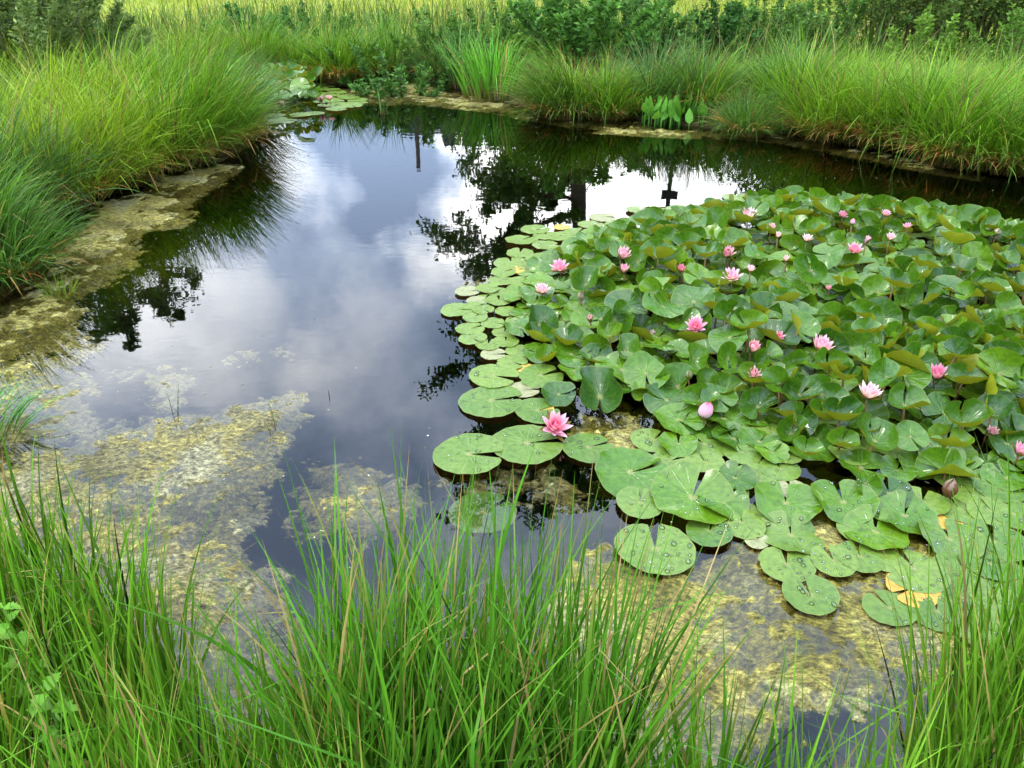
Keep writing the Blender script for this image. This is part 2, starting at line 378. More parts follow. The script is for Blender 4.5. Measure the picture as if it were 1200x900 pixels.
B = Bag(); nfl = 900
fx, fy = rng.uniform(-3, 4.5, nfl * 4), rng.uniform(1, 11, nfl * 4); okf = poly_sd(fx, fy, POND) > .1
for x, y in list(zip(fx[okf], fy[okf]))[:nfl]:
    r_ = random.uniform(.0015, .0045); a_ = random.uniform(0, 6.28); el_ = random.choice([1, 1, 2.5, 6]); c_, s_ = math.cos(a_), math.sin(a_); r_ /= math.sqrt(el_)
    B.add([(x + r_ * (el_ * u_ * c_ - v_ * s_), y + r_ * (el_ * u_ * s_ + v_ * c_), .0015 + (.0012 if (u_, v_) == (0, 0) else 0)) for u_, v_ in ((0, 0), (1, 0), (.4, .9), (-.7, .7), (-1, -.1), (-.3, -.9), (.6, -.7))],
          None, [(0, 1 + q, 1 + (q + 1) % 6) for q in range(6)], np.array(random.choice([(.35, .33, .2), (.2, .15, .06), (.12, .15, .04), (.5, .48, .4)])))
setp(link('floating_flecks', B.mesh('floating_flecks'), M['stalk']), 'tiny pale flecks of plant litter scattered over the open water', 'litter', None, 'stuff')

# ------------------------------------------------------------------ grass blades
def blades(bag, base, length, az, lean, bend, width, col_base, col_mid, col_tip, S=6, twist=.6, pow_=1.4, kink=.07):
    n = len(base); t = np.linspace(0, 1, S + 1)
    ds = length[:, None] / S
    th = lean[:, None] + bend[:, None] * t[None, :] ** pow_
    kn = (rng.random(n) < kink) * rng.uniform(.7, 1.9, n); kp = rng.uniform(.35, .8, n)
    th = np.minimum(th + kn[:, None] * (t[None, :] > kp[:, None]), 2.7)
    width = width * np.where(rng.random(n) < .12, 1.5, 1.0)
    hx = np.concatenate([np.zeros((n, 1)), np.cumsum(np.sin(th[:, :-1]) * ds, 1)], 1)
    hz = np.concatenate([np.zeros((n, 1)), np.cumsum(np.cos(th[:, :-1]) * ds, 1)], 1)
    dx, dy = np.cos(az)[:, None], np.sin(az)[:, None]
    P = np.stack([base[:, 0:1] + hx * dx, base[:, 1:2] + hx * dy, base[:, 2:3] + hz], -1)
    tw = az + PI / 2 + rng.normal(0, twist, n)
    side = np.stack([np.cos(tw), np.sin(tw), rng.normal(0, .15, n)], -1)[:, None, :]
    w = (width[:, None] * np.minimum(1, 1.02 - t[None, :] ** 2.2) * (.75 + .25 * np.minimum(1, t * 5)))[..., None] * .5
    V = np.stack([P - side * w, P + side * w], 2).reshape(n, -1, 3)      # n, (S+1)*2, 3
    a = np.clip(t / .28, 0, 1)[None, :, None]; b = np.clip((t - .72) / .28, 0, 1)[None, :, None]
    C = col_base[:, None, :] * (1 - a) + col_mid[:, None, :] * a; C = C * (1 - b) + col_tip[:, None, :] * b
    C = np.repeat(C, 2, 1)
    q = np.array([(2 * i, 2 * i + 1, 2 * i + 3, 2 * i + 2) for i in range(S)])
    Q = (q[None] + (np.arange(n) * (S + 1) * 2)[:, None, None]).reshape(-1, 4)
    bag.add(V.reshape(-1, 3), Q, None, C.reshape(-1, 3))

def hue(n, a, b, dry=0.0, dryc=(.36, .26, .10), jit=.32):
    f = rng.random((n, 1)); c = np.array(a) * (1 - f) + np.array(b) * f
    c = c * (1 + rng.normal(0, jit, (n, 1)))
    d = rng.random(n) < dry
    c[d] = np.array(dryc) * (1 + rng.normal(0, .25, (d.sum(), 1)))
    return np.clip(c, .004, .9)

G1, G2 = (.055, .165, .008), (.16, .30, .02)
DEAD = (.23, .10, .035)

def tussock(px, py, h, r, label, n=650, wind=(0.15, 0), a=G1, b=G2, dead=.6, name='sedge_tussock', cat='sedge tussock', group='sedge tussocks around the pond', w=.0085, bend=1.15, leanmax=.75, dryf=.02, z=None, group_on=True):
    if 600 < py * 0 + px and py > 120 and px > 640: py += 3
    x, y, _ = at(px, py, 0.05)
    zz = float(ground_z(np.array([x]), np.array([y]))[0][0]) if z is None else z
    zz = max(zz, .0)
    rr = r * np.sqrt(rng.random(n)); th = rng.random(n) * 2 * PI
    base = np.stack([rr * np.cos(th), rr * np.sin(th), np.zeros(n) - .02 + .10 * h * (1 - (rr / r) ** 2)], -1)
    out = rr / r
    az = th + rng.normal(0, .5, n)
    vx, vy = np.cos(az) * (.3 + out) + wind[0] * 2, np.sin(az) * (.3 + out) + wind[1] * 2
    az = np.arctan2(vy, vx)
    length = h * (1.18 - .3 * out) * rng.uniform(.72, 1.12, n)
    lean = np.abs(rng.normal(0, .12, n)) + leanmax * out * rng.uniform(.5, 1.1, n)
    bd = bend * rng.uniform(.35, 1.15, n)
    # short dead skirt
    nd = int(n * .26 * dead); th2 = rng.random(nd) * 2 * PI
    B = Bag()
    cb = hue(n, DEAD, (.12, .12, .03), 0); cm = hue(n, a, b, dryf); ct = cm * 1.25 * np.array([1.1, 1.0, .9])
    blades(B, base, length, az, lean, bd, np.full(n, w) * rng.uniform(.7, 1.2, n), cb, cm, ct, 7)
    if nd:
        base2 = np.stack([r * .95 * np.cos(th2), r * .95 * np.sin(th2), np.full(nd, .05 + .05 * h)], -1)
        cd = hue(nd, (.48, .19, .035), (.50, .33, .09), .2)
        blades(B, base2, h * rng.uniform(.26, .52, nd), th2 + rng.normal(0, .4, nd), rng.uniform(.75, 1.35, nd), rng.uniform(.4, 1.2, nd), np.full(nd, w * 1.15), cd, cd, cd, 5)
    ns = n // 40
    if ns and name == 'sedge_tussock':        # a few brown flowering stalks
        i_ = rng.integers(0, n, ns); cs = hue(ns, (.20, .13, .05), (.30, .2, .09))
        blades(B, base[i_], length[i_] * rng.uniform(.95, 1.2, ns), az[i_], lean[i_] * .6, bd[i_] * .5, np.full(ns, w * .8), cs * .7, cs, cs * .8, 6)
    o = link(name, B.mesh(name), M['sedge'], None, (x, y, zz)); setp(o, label, cat, group if group_on else None)
    return o

Y1, Y2 = (.11, .22, .010), (.25, .36, .025)
B1, B2 = (.035, .105, .02), (.085, .18, .04)
TUS = [
 # px, py, height, radius, label, n, extra
 (-18, 322, .62, .30, 'bluish sedge tussock overhanging the olive algae mat', 1100, dict(wind=(.2, 0), a=G1, b=B2)),
 (-75, 300, .75, .36, 'tall sedge tussock cut by the photo edge beside the algae shore', 1000, dict(wind=(.25, 0))),
 (5, 258, .78, .33, 'grey green sedge tussock between bluish tussock and big rounded sedge mass', 1000, dict(wind=(.3, 0), a=B1, b=B2)),
 (72, 231, .98, .34, 'yellow green sedge tussock with rusty foot above the algae shore', 1100, dict(wind=(.3, -.1), a=Y1, b=Y2)),
 (132, 207, 1.05, .34, 'lush sedge tussock with rust brown leaf bases at the water', 1200, dict(wind=(.25, -.1), a=Y1, b=Y2, dead=1.2)),
 (197, 188, 1.08, .34, 'sedge tussock with rusty skirt behind the algae tongue', 1200, dict(wind=(.25, -.1), dead=1.3)),
 (247, 173, 1.08, .33, 'big arching sedge tussock leaning over the water at the point', 1200, dict(wind=(.5, -.1), dead=1.4)),
 (262, 140, 1.0, .40, 'soft grey green sedge tussock touching the small lily patch', 1100, dict(wind=(.5, 0), a=B1, b=B2)),
 (10, 200, .95, .45, 'pale sedge tussock behind the grey green tussock on the bank', 900, dict(wind=(.2, 0), a=Y1, b=Y2)),
 (80, 170, .95, .45, 'sunny yellow sedge tussock in the middle of the bank mass', 900, dict(wind=(.2, 0), a=Y1, b=Y2)),
 (150, 150, 1.0, .45, 'tall bright sedge tussock behind the lush rusty ones', 900, dict(wind=(.2, 0), a=Y1, b=G2)),
 (210, 135, 1.0, .45, 'dense green sedge tussock behind the arching point tussock', 900, dict(wind=(.3, 0))),
 (130, 115, .9, .5, 'soft sedge tussock below the grey willow bush', 800, dict(wind=(.2, 0), a=B1, b=B2)),
 (40, 130, .9, .5, 'feathery sedge tussock close under the grey willow bush', 800, dict(wind=(.2, 0), a=Y1, b=G2)),
 (300, 88, 1.0, .5, 'sedge tussock standing behind the small lily patch', 900, dict(a=G1, b=G2)),
 (350, 88, 1.0, .45, 'dark green sedge tussock right behind the small lily patch flowers', 900, dict(dead=.8)),
 (400, 92, 1.0, .42, 'sedge tussock with orange brown foot beside the far algae strip', 1000, dict(dead=1.8, wind=(.2, 0))),
 (432, 90, .8, .35, 'short rusty footed sedge tussock at the corner of the far algae', 700, dict(dead=1.8, wind=(.3, -.1))),
 (235, 92, .95, .5, 'olive sedge tussock at the back of the bank, beyond the point', 800, dict(a=G1, b=Y2)),
 (520, 92, .9, .35, 'bluish drooping sedge tussock next to the bright reed clump', 800, dict(a=B1, b=B2)),
 (660, 126, 1.0, .40, 'big fountain shaped sedge tussock swept sideways at the far bank', 1500, dict(a=B1, b=G2, wind=(-.35, -.1), bend=1.5, leanmax=.8)),
 (712, 128, .95, .36, 'upright half of the double sedge tussock with tan bases', 1200, dict(a=G1, b=G2, bend=1.3, leanmax=.7)),
 (770, 125, 1.0, .42, 'loose sedge tussock behind the broad leaved water plant', 1000, dict(a=B1, b=B2, wind=(.2, 0))),
 (822, 128, .95, .42, 'hazy green sedge tussock beside the round low tussock', 900, dict(a=B1, b=G2)),
 (877, 147, .62, .30, 'small round dome of sedge at the water edge', 1100, dict(a=G1, b=(.10, .2, .04), bend=1.4, leanmax=.95, w=.0055)),
 (935, 138, 1.0, .42, 'dark footed sedge tussock beside the small round dome', 1000, dict(wind=(.1, 0))),
 (975, 152, .95, .40, 'sedge tussock with bright yellow dead tips over the algae strip', 1200, dict(dead=1.6, a=Y1, b=G2)),
 (1025, 160, 1.0, .40, 'sedge tussock with orange straw foot above the algae strip', 1200, dict(dead=1.8, a=Y1, b=G2)),
 (1075, 168, 1.0, .38, 'dense green sedge tussock behind the end of algae strip', 1200, dict(dead=.9)),
 (1120, 180, 1.05, .42, 'wide drooping sedge tussock trailing into the dark water', 1300, dict(dead=1.2, bend=1.5, leanmax=.8)),
 (1175, 188, 1.05, .42, 'last sedge tussock at the frame edge over dark water', 1300, dict(dead=1.2, bend=1.5)),
 (1235, 195, 1.05, .45, 'sedge tussock half cut off by the frame edge', 900, dict()),
 (1100, 140, .68, .5, 'yellowish sedge tussock in the second row above straw footed ones', 900, dict(a=Y1, b=Y2)),
 (1180, 150, .72, .5, 'tall sedge tussock in the second row near the frame edge', 900, dict(a=Y1, b=G2)),
 (1010, 130, .66, .5, 'light green sedge tussock in the second row beyond the dark footed one', 900, dict(a=Y1, b=G2)),
 (905, 122, .7, .45, 'bluish sedge tussock in the second row behind the round dome', 800, dict(a=B1, b=B2)),
]
for t in TUS:
    t = list(t); t[2] *= 1 if t[1] > 255 else .80; t[3] *= .8 if t[0] > 290 else 1; t[2] *= random.uniform(.8, 1.12) if t[0] > 290 else 1
    tussock(*t[:5], n=t[5], **t[6])

# upright reed clump (broad bright blades) at the far bank
tussock(575, 110, .78, .34, 'bright green upright reed clump with broad blades in shallow water', 230, wind=(0, 0), a=(.075, .25, .02), b=(.13, .33, .03), dead=0, name='reed_clump', cat='reeds', group=None, w=.018, bend=.8, leanmax=.25)
tussock(545, 100, .8, .22, 'narrow reed clump with pale blades beside the bright one', 120, wind=(0, 0), a=(.075, .2, .04), b=(.13, .26, .06), dead=0, name='reed_clump', cat='reeds', group=None, w=.014, bend=.7, leanmax=.25)
tussock(455, 88, .85, .4, 'dull green reed clump between rusty tussock and bluish tussock', 260, wind=(0, 0), a=(.06, .17, .02), b=(.11, .22, .03), dead=0, name='reed_clump', cat='reeds', group=None, w=.012, bend=.8, leanmax=.3)
tussock(-22, 503, .30, .12, 'small grass tuft poking in over the beige algae from frame edge', 120, wind=(.5, 0), a=(.05, .17, .02), b=(.08, .24, .04), dead=0, name='grass_tuft', cat='grass tuft', group=None, w=.006, bend=1.3, leanmax=.8)
tussock(68, 338, .16, .07, 'tiny grass tuft standing in the olive algae mat', 40, wind=(0, 0), a=Y1, b=Y2, dead=0, name='grass_tuft', cat='grass tuft', group=None, w=.004, bend=.8, leanmax=.3, z=0.0)
tussock(448, 128, .30, .05, 'thin pair of pale shoots rising from the far algae strip', 10, wind=(0, 0), a=B1, b=B2, dead=0, name='reed_shoot', cat='reed shoot', group=None, w=.01, bend=.3, leanmax=.1, z=0.0)
for (px, py, h, n, lab) in [(322, 492, .16, 2, 'single thin reed stem bent above the beige algae tip'), (200, 488, .20, 3, 'couple of thin reed stems in the small algae patch'), (384, 455, .05, 1, 'tiny reed tip alone on the open water')]:
    tussock(px, py, h, .03, lab, n, wind=(-.2, 0), a=(.05, .09, .02), b=(.06, .1, .02), dead=0, name='water_reed', cat='reed stem', group=None, w=.004, bend=.4, leanmax=.2, z=0.0)

# foreground sedge clumps on the near bank
def clump(pts, n, Lr, label, seed, lean_dir=(0, .3), a=(.055, .165, .007), b=(.125, .27, .018), name='sedge_clump', wr=(.0055, .0105), dry=.045, bendr=(.1, .9)):
    n = int(n * .82); P = np.array(pts); lo, hi = P.min(0), P.max(0); got = []
    while len(got) < n:
        c = rng.random((n * 3, 2)) * (hi - lo) + lo
        c = c[poly_sd(c[:, 0], c[:, 1], P) > 0]
        # gather into small tufts
        got += [tuple(q) for q in c]
    c = np.array(got[:n])
    nt_ = max(6, n // 28); cen = c[rng.integers(0, n, nt_)]
    dd = ((c[:, None] - cen[None]) ** 2).sum(-1); nn = cen[dd.argmin(1)]
    c = c * .45 + nn * .55
    gz = np.maximum(ground_z(c[:, 0], c[:, 1])[0], -.03)
    base = np.stack([c[:, 0], c[:, 1], gz - .01], -1)
    off = c - nn
    az = np.arctan2(off[:, 1] * 6 + lean_dir[1] + rng.normal(0, .5, n), off[:, 0] * 6 + lean_dir[0] + rng.normal(0, .5, n))
    length = rng.uniform(*Lr, n) * (1 - .25 * (rng.random(n) < .3))
    lean = np.abs(rng.normal(.10, .13, n)); bd = rng.uniform(*bendr, n) * rng.uniform(.3, 1, n)
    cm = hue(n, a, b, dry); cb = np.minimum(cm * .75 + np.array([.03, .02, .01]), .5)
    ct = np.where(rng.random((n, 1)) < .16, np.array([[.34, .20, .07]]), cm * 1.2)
    B = Bag(); wd = rng.uniform(*wr, n)
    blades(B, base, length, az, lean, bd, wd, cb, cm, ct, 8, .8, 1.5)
    # dead litter leaning about
    m = n // 11; ii = rng.integers(0, n, m); cd = hue(m, (.30, .17, .07), (.40, .30, .14))
    blades(B, base[ii] + np.array([0, 0, .02]), length[ii] * rng.uniform(.35, .8, m), rng.random(m) * 2 * PI, rng.uniform(.1, .8, m), rng.uniform(.2, 1.3, m), rng.uniform(.002, .0045, m), cd, cd, cd, 6)
    m = max(3, n // 160); ii = rng.integers(0, n, m); cd = hue(m, (.05, .10, .01), (.09, .14, .02)); ct2 = np.tile([[.03, .012, .008]], (m, 1))
    blades(B, base[ii], length[ii] * rng.uniform(.8, 1.08, m), az[ii], lean[ii], bd[ii] * .5, np.full(m, .006), cd, cd, ct2, 10, .8, 1.5, 0)
    o = link(name, B.mesh(name), M['grass']); setp(o, label, 'sedge clump', 'sedge clumps on the near bank')
    return o
clump([(-1.75, 1.75), (-1.25, 1.62), (-.95, 1.45), (-.75, 1.22), (-.72, .95), (-.8, .55), (-1.3, .5), (-1.9, .9)], 2600, (.42, .72), 'broad dense sedge clump filling the bottom corner before beige algae', 1, (.1, .2))
clump([(-.72, 1.0), (-.42, 1.05), (-.2, 1.0), (-.15, .7), (-.3, .5), (-.8, .5)], 1700, (.40, .70), 'leaning sedge clump with long crossing blades and tan stalks', 2, (-.1, .4))
clump([(-.42, 1.16), (-.2, 1.2), (.1, 1.18), (.26, 1.08), (.22, .85), (-.1, .72), (-.4, .8)], 1500, (.5, .92), 'tall dark green sedge clump in front of the submerged pad', 3, (.15, .3), (.042, .145, .007), (.095, .24, .018), wr=(.006, .0115))
clump([(.2, 1.0), (.4, .98), (.8, .92), (.85, .7), (.6, .6), (.2, .65)], 560, (.36, .72), 'thin open sedge clump standing in water beside the yellow algae', 4, (0, .5))
clump([(.86, 1.0), (1.02, 1.2), (1.3, 1.36), (1.7, 1.4), (1.7, .9), (1.0, .78)], 1500, (.48, .92), 'fine bladed sedge clump reaching over the last pads', 5, (-.45, .4), (.065, .18, .008), (.14, .28, .02), wr=(.005, .0085))
clump([(-.5, .75), (.3, .72), (.25, .5), (-.5, .45)], 900, (.32, .55), 'short sedge clump along the bottom edge in front of the tall one', 6, (.1, .5))

# broad-leaved water plant (upright ovate leaves) at the far bank
def ovate(L_, W_, n=7, cup=.25, curl=.2, col=(.1, .3, .03), colt=None):
    t = np.linspace(0, 1, n + 1); w = W_ * np.sin(PI * np.clip(t, 0, 1) ** .8) ** .9
    z = L_ * np.sin(curl * t * 1.2) / max(curl * 1.2, .01); y = L_ * (1 - np.cos(curl * t * 1.2))
    V = []; C = []
    for i in range(n + 1):
        for s in (-1, 0, 1):
            V.append((s * w[i] / 2, y[i] + abs(s) * -cup * w[i] / 2, z[i]))
            f = t[i]; C.append(np.array(col) * (1 - f) + np.array(colt or col) * f)
    Q = [(3 * i + k, 3 * i + k + 1, 3 * i + k + 4, 3 * i + k + 3) for i in range(n) for k in (0, 1)]
    return np.array(V), np.array(Q), np.array(C)
px_ = at(788, 146, .0); root = empty('water_plant', px_); setp(root, 'clump of upright paddle leaves, bright green, at the far waterline', 'water plant')
for i in range(60):
    V, Qd, Cc = ovate(random.uniform(.13, .21), random.uniform(.06, .095), col=(.06, .19, .02), colt=(.12, .28, .03))
    a = random.uniform(0, 2 * PI); tl = random.uniform(.05, .75); r_ = .46 * math.sqrt(random.random()) * random.uniform(.6, 1); th = random.uniform(0, 2 * PI)
    hst = random.uniform(.02, .16)
    R3 = np.array(Euler((tl, 0, a)).to_matrix())
    V = V @ R3.T
    B = Bag(); B.add(V + [0, 0, hst], Qd, None, Cc)
    tv_, tq, tt = tube([(0, 0, -.15), (0, 0, hst * .6), (0, 0, hst)], [.006, .005, .004], 5); B.add(tv_, tq, tt, (.08, .22, .03))
    o = link('leaf', B.mesh('leaf'), M['shrub'], root, (r_ * math.cos(th), r_ * .6 * math.sin(th), 0))

# ------------------------------------------------------------------ water lilies
def leaf_mesh(R, a0=0., a1=0., phi=0., p=1.0, wave=.02, tear=0, notch=.12, nr=7, ns=44, seed=0):
    r_ = np.random.default_rng(seed)
    nh = notch + r_.uniform(-.03, .05)
    th = np.linspace(nh, 2 * PI - nh, ns + 1)
    ph = r_.uniform(0, 6.28, 4)
    Rt = R * (1 + .035 * np.sin(2 * th + ph[0]) + .02 * np.sin(3 * th + ph[1]) + .008 * np.sin(9 * th + ph[2]))
    lip = np.exp(-np.minimum(th - nh, 2 * PI - nh - th) / .16)          # rounded lobe tips at the notch
    Rt = Rt * (1 - .10 * lip ** 2)
    for _ in range(r_.integers(0, 3) if r_.random() < .4 else 0): Rt = Rt * (1 - r_.uniform(.05, .22) * np.exp(-((th - r_.uniform(.6, 5.7)) / r_.uniform(.05, .11)) ** 2))
    al = a0 + a1 * np.cos(2 * (th - phi)) + .3 * a1 * np.sin(3 * th + ph[3]) + .06 * r_.normal()
    s = np.linspace(0, 1, nr + 1)
    x = np.zeros((nr + 1, ns + 1)); z = np.zeros_like(x)
    for i in range(1, nr + 1):
        sm = (s[i] + s[i - 1]) / 2; A = np.clip(al * sm ** p, -1.2, 1.62)
        x[i] = x[i - 1] + np.cos(A) * Rt / nr; z[i] = z[i - 1] + np.sin(A) * Rt / nr
    z = z + R * .011 * s[:, None] * np.sin(15 * th + ph[0])[None] + R * wave * (s[:, None] ** 2.5) * (np.sin(5 * th + ph[1]) + .7 * np.sin(8 * th + ph[2]))[None]
    open_ = 1.0
    V = np.stack([x * np.cos(th), x * np.sin(th), z], -1).reshape(-1, 3)
    uv = np.stack([np.tile(th / (2 * PI), (nr + 1, 1)), np.tile(s[:, None], (1, ns + 1))], -1).reshape(-1, 2)
    m1 = ns + 1
    Q = [(i * m1 + k, (i + 1) * m1 + k, (i + 1) * m1 + k + 1, i * m1 + k + 1) for i in range(nr) for k in range(ns)]
    return V, np.array(Q), uv

LEAVES = []   # dict: obj, pos, R, look
LILY_GROUP = 'water lily leaves'
def lily_leaf(x, y, z, R, kind='flat', notch=0.0, tilt=0.0, tilt_dir=-PI / 2, matn=None, seed=0, par=None, drops=0, stalk=None, desc=None):
    r_ = np.random.default_rng(seed + 77)
    pr = dict(flat=dict(a0=.0, a1=.0, wave=.006), wavy=dict(a0=.26, a1=.36, wave=.035, p=1.2), cup=dict(a0=1.2, a1=.42, wave=.03, p=.75), funnel=dict(a0=.95, a1=.4, wave=.03, p=.5), fold=dict(a0=.8, a1=.95, wave=.025, p=.6), dome=dict(a0=-.35, a1=.2, wave=.02, p=1.2))[kind].copy()
    for q in ('a0', 'a1'): pr[q] *= r_.uniform(.75, 1.25)
    pr['phi'] = r_.uniform(0, PI)
    if kind in ('wavy',): pr['phi'] = r_.choice([PI / 2, 0, r_.uniform(0, PI)])
    if par: pr.update(par)
    V, Q, uv = leaf_mesh(R, seed=seed, **pr)
    me = np_mesh('lily_leaf', V, Q, None, None, uv)
    o = link('lily_leaf', me, M[matn or ('pad' if kind == 'flat' else 'leaf')])
    Rz = Matrix.Rotation(notch, 3, 'Z')
    ax = Vector((-math.sin(tilt_dir), math.cos(tilt_dir), 0))
    Rt = Matrix.Rotation(tilt, 3, ax)            # lifts so the top faces tilt_dir
    o.matrix_world = Matrix.Translation((x, y, z)) @ (Rt @ Rz).to_4x4()
    bpy.context.view_layer.update() if False else None
    if stalk or (stalk is None and z > .035):
        inv = (Rt @ Rz).inverted()
        d = r_.uniform(-.06, .06, 2)
        pts = [Vector((0, 0, -.002)), inv @ Vector((d[0] * .3, d[1] * .3, -z * .5)), inv @ Vector((d[0], d[1], -z - .12))]
        tv_, tq, tt = tube([tuple(q) for q in pts], [.0045, .005, .0055], 6)
        st = link('stalk', np_mesh('stalk', tv_, tq, tt, np.tile(np.array([[.20, .115, .035]]) * r_.uniform(.7, 1.3), (len(tv_), 1))), M['stalk'], o)
    if drops:
        B = Bag()
        for _ in range(drops):
            rr = R * .9 * math.sqrt(r_.random()); th = r_.uniform(.3, 2 * PI - .3)
            i = int(round(rr / R * 7)); k = int(round((th - .15) / (2 * PI - .3) * 44)); i = min(max(i, 1), 6); k = min(max(k, 0), 44)
            q = V[i * 45 + k] + np.array([r_.normal(0, R * .03), r_.normal(0, R * .03), .0008])
            s = r_.choice([.0028, .004, .006, .009], p=[.35, .33, .22, .10]); sx, sy = s * r_.uniform(.8, 1.5), s * r_.uniform(.8, 1.2)
            dv, df = DROP
            B.add(dv * [sx, sy, s * .62] + q, None, df)
        dm = B.mesh('water_drops'); od = link('water_drops', dm, M['drop'], o); od['kind'] = 'stuff'
    LEAVES.append(dict(o=o, p=(x, y, z), R=R, kind=kind, mat=matn or ('pad' if kind == 'flat' else 'leaf'), desc=desc))
    return o
# droplet dome
dv = [(0, 0, 1)]; df = []
for i, ph in enumerate((35, 65, 90, 115)):
    for k in range(8):
        a = 2 * PI * k / 8; dv.append((math.sin(math.radians(ph)) * math.cos(a), math.sin(math.radians(ph)) * math.sin(a), math.cos(math.radians(ph))))
for k in range(8): df.append((0, 1 + k, 1 + (k + 1) % 8))
for i in range(3):
    for k in range(8):
        a, b_, c_, d_ = 1 + i * 8 + k, 1 + i * 8 + (k + 1) % 8, 1 + (i + 1) * 8 + (k + 1) % 8, 1 + (i + 1) * 8 + k
        df += [(a, d_, c_), (a, c_, b_)]
dv.append((0, 0, -.45))
for k in range(8): df.append((25 + (k + 1) % 8, 25 + k, 33))
DROP = (np.array(dv, float), np.array(df))

def Rpx(w, p): return .5 * w * proj(p)[2] / F
def place(px, py, w, kind='flat', notch=None, z=.006, tilt=0., tdir=-90., mat=None, par=None, drops=0, seed=None, desc=None):
    p = at(px, py, z); sd = int(px * 13 + py * 7) if seed is None else seed
    if notch is None: notch = random.uniform(20, 160)
    return lily_leaf(p[0], p[1], z, Rpx(w, p), kind, math.radians(notch), math.radians(tilt), math.radians(tdir), mat, sd, par, drops, None, desc)

# flat pads seen one by one in the photo: px, py, width, notch direction (deg; 0 = to the right, 90 = away), extras
FLAT = [(550, 532, 84, -3, 26), (618, 519, 84, 10, 18), (690, 524, 63, 25, 14), (576, 469, 76, 10, 14), (630, 481, 55, 20, 8), (579, 440, 58, -20, 6), (634, 440, 54, 30, 6),
 (766, 515, 53, 50, 8), (786, 540, 45, 30, 6), (750, 589, 58, 80, 6), (768, 643, 92, 85, 44), (831, 622, 56, 60, 10), (825, 520, 56, 120, 5), (826, 541, 46, 100, 5),
 (922, 661, 64, 80, 18), (977, 657, 55, 95, 12), (950, 697, 66, 95, 12), (1071, 666, 76, 95, 16), (1129, 668, 68, 80, 12), (1164, 634, 76, 70, 12), (1160, 660, 60, 60, 8),
 (1130, 702, 62, 60, 8), (1163, 599, 56, 100, 8), (1124, 596, 52, 90, 6), (1170, 572, 60, 120, 8), (1188, 602, 60, 80, 6), (1190, 680, 62, 70, 8), (1164, 700, 56, 60, 6), (869, 612, 56, 80, 8), (914, 549, 48, 90, 4), (919, 533, 40, 60, 4),
 (886, 556, 46, 110, 4), (852, 575, 50, 80, 5), (1081, 587, 56, 60, 5), (903, 505, 42, 80, 3), (870, 530, 44, 100, 3), (1008, 652, 56, 80, 8), (1042, 712, 60, 110, 8), (1098, 716, 62, 70, 8), (1150, 738, 64, 90, 8), (1192, 724, 60, 60, 6), (893, 601, 44, 100, 5), (1005, 622, 46, 70, 5), (1120, 560, 50, 80, 4), (1140, 580, 46, 100, 4)]
for (px, py, w, nt_, dr) in FLAT:
    place(px, py, w, 'flat', nt_, .024 if px == 1071 else random.uniform(.012, .02), 0 if px == 1071 else random.uniform(0, 2), random.uniform(0, 360), 'pad', None, dr)
place(566, 600, 78, 'flat', 40, -.008, mat='pad', desc='pale pad lying just under the water behind grass blades')
place(1070, 689, 62, 'flat', 200, .015, mat='dying', desc='dying orange pad half hidden below a green pad')
place(1098, 601, 60, 'flat', 100, .010, 0, mat='dying', desc='brown orange dying pad under pads beside the brown bud')
place(927, 572, 38, 'flat', 90, .012, mat='faded', desc='small pale yellow pad beside brown algae and wavy leaves')
place(887, 633, 30, 'flat', 60, .009, mat='faded', desc='small reddish pad tucked under two notched pads')
place(638, 479, 24, 'flat', 60, .010, mat='dying', desc='red orange sliver of dying pad behind the big lone flower')
place(619, 432, 26, 'flat', 60, .012, mat='dying', desc='yellow dying pad between flat pads on the open water side')
place(603, 316, 24, 'flat', 60, .012, mat='dying', desc='orange dying pad beside pale algae clot')
place(658, 266, 20, 'flat', 60, .012, mat='dying', desc='orange dying pad on the far rim under tree reflection')
place(885, 227, 20, 'flat', 60, .012, mat='dying', desc='orange dying pad between two far drifting pads')
place(1085, 246, 24, 'flat', 60, .006, mat='dying', desc='orange brown pad on the far rim facing dark water')
place(707, 254, 32, 'flat', 0, .012, mat='faded', desc='single pinkish tan pad drifting by the trunk reflection')
place(548, 341, 30, 'flat', 0, .012, mat='faded', desc='faded pinkish pad at the algae clot corner')
place(558, 352, 24, 'flat', 0, .012, mat='faded', desc='tan faded pad just below the algae clot')
place(614, 456, 38, 'flat', 0, .012, mat='faded', desc='yellowish spotted pad between larger flat pads')
place(578, 415, 30, 'flat', 0, .012, mat='faded', desc='brownish pad on the open water rim')
# the lone rims on the left and far side
RIM = [(534, 362, 37), (587, 328, 30), (572, 338, 28), (599, 307, 42), (609, 296, 32), (611, 281, 38), (627, 269, 34), (750, 246, 32), (776, 250, 36), (723, 264, 32), (692, 263, 30), (556, 360, 27), (566, 362, 28), (557, 371, 30),
 (578, 378, 30), (551, 385, 34), (554, 396, 34), (572, 403, 32), (591, 389, 30), (593, 400, 30), (600, 424, 38), (608, 411, 32), (568, 350, 28), (585, 352, 30), (600, 345, 30), (620, 318, 30), (632, 302, 34), (640, 288, 34), (655, 277, 34), (640, 276, 30),
 (866, 231, 38), (906, 230, 36), (676, 273, 34), (795, 244, 30), (815, 245, 34), (840, 240, 34), (980, 237, 26), (1003, 239, 28), (1030, 243, 28), (1060, 245, 34), (1120, 256, 26), (1170, 266, 46), (1145, 262, 30), (595, 365, 30), (608, 376, 32), (583, 342, 26), (610, 330, 30), (590, 318, 30)]
for (px, py, w) in RIM:
    place(px, py, w, 'flat', random.uniform(-60, 100), random.uniform(.010, .018), random.uniform(0, 4), random.uniform(0, 360), 'pad', dict(wave=.015))

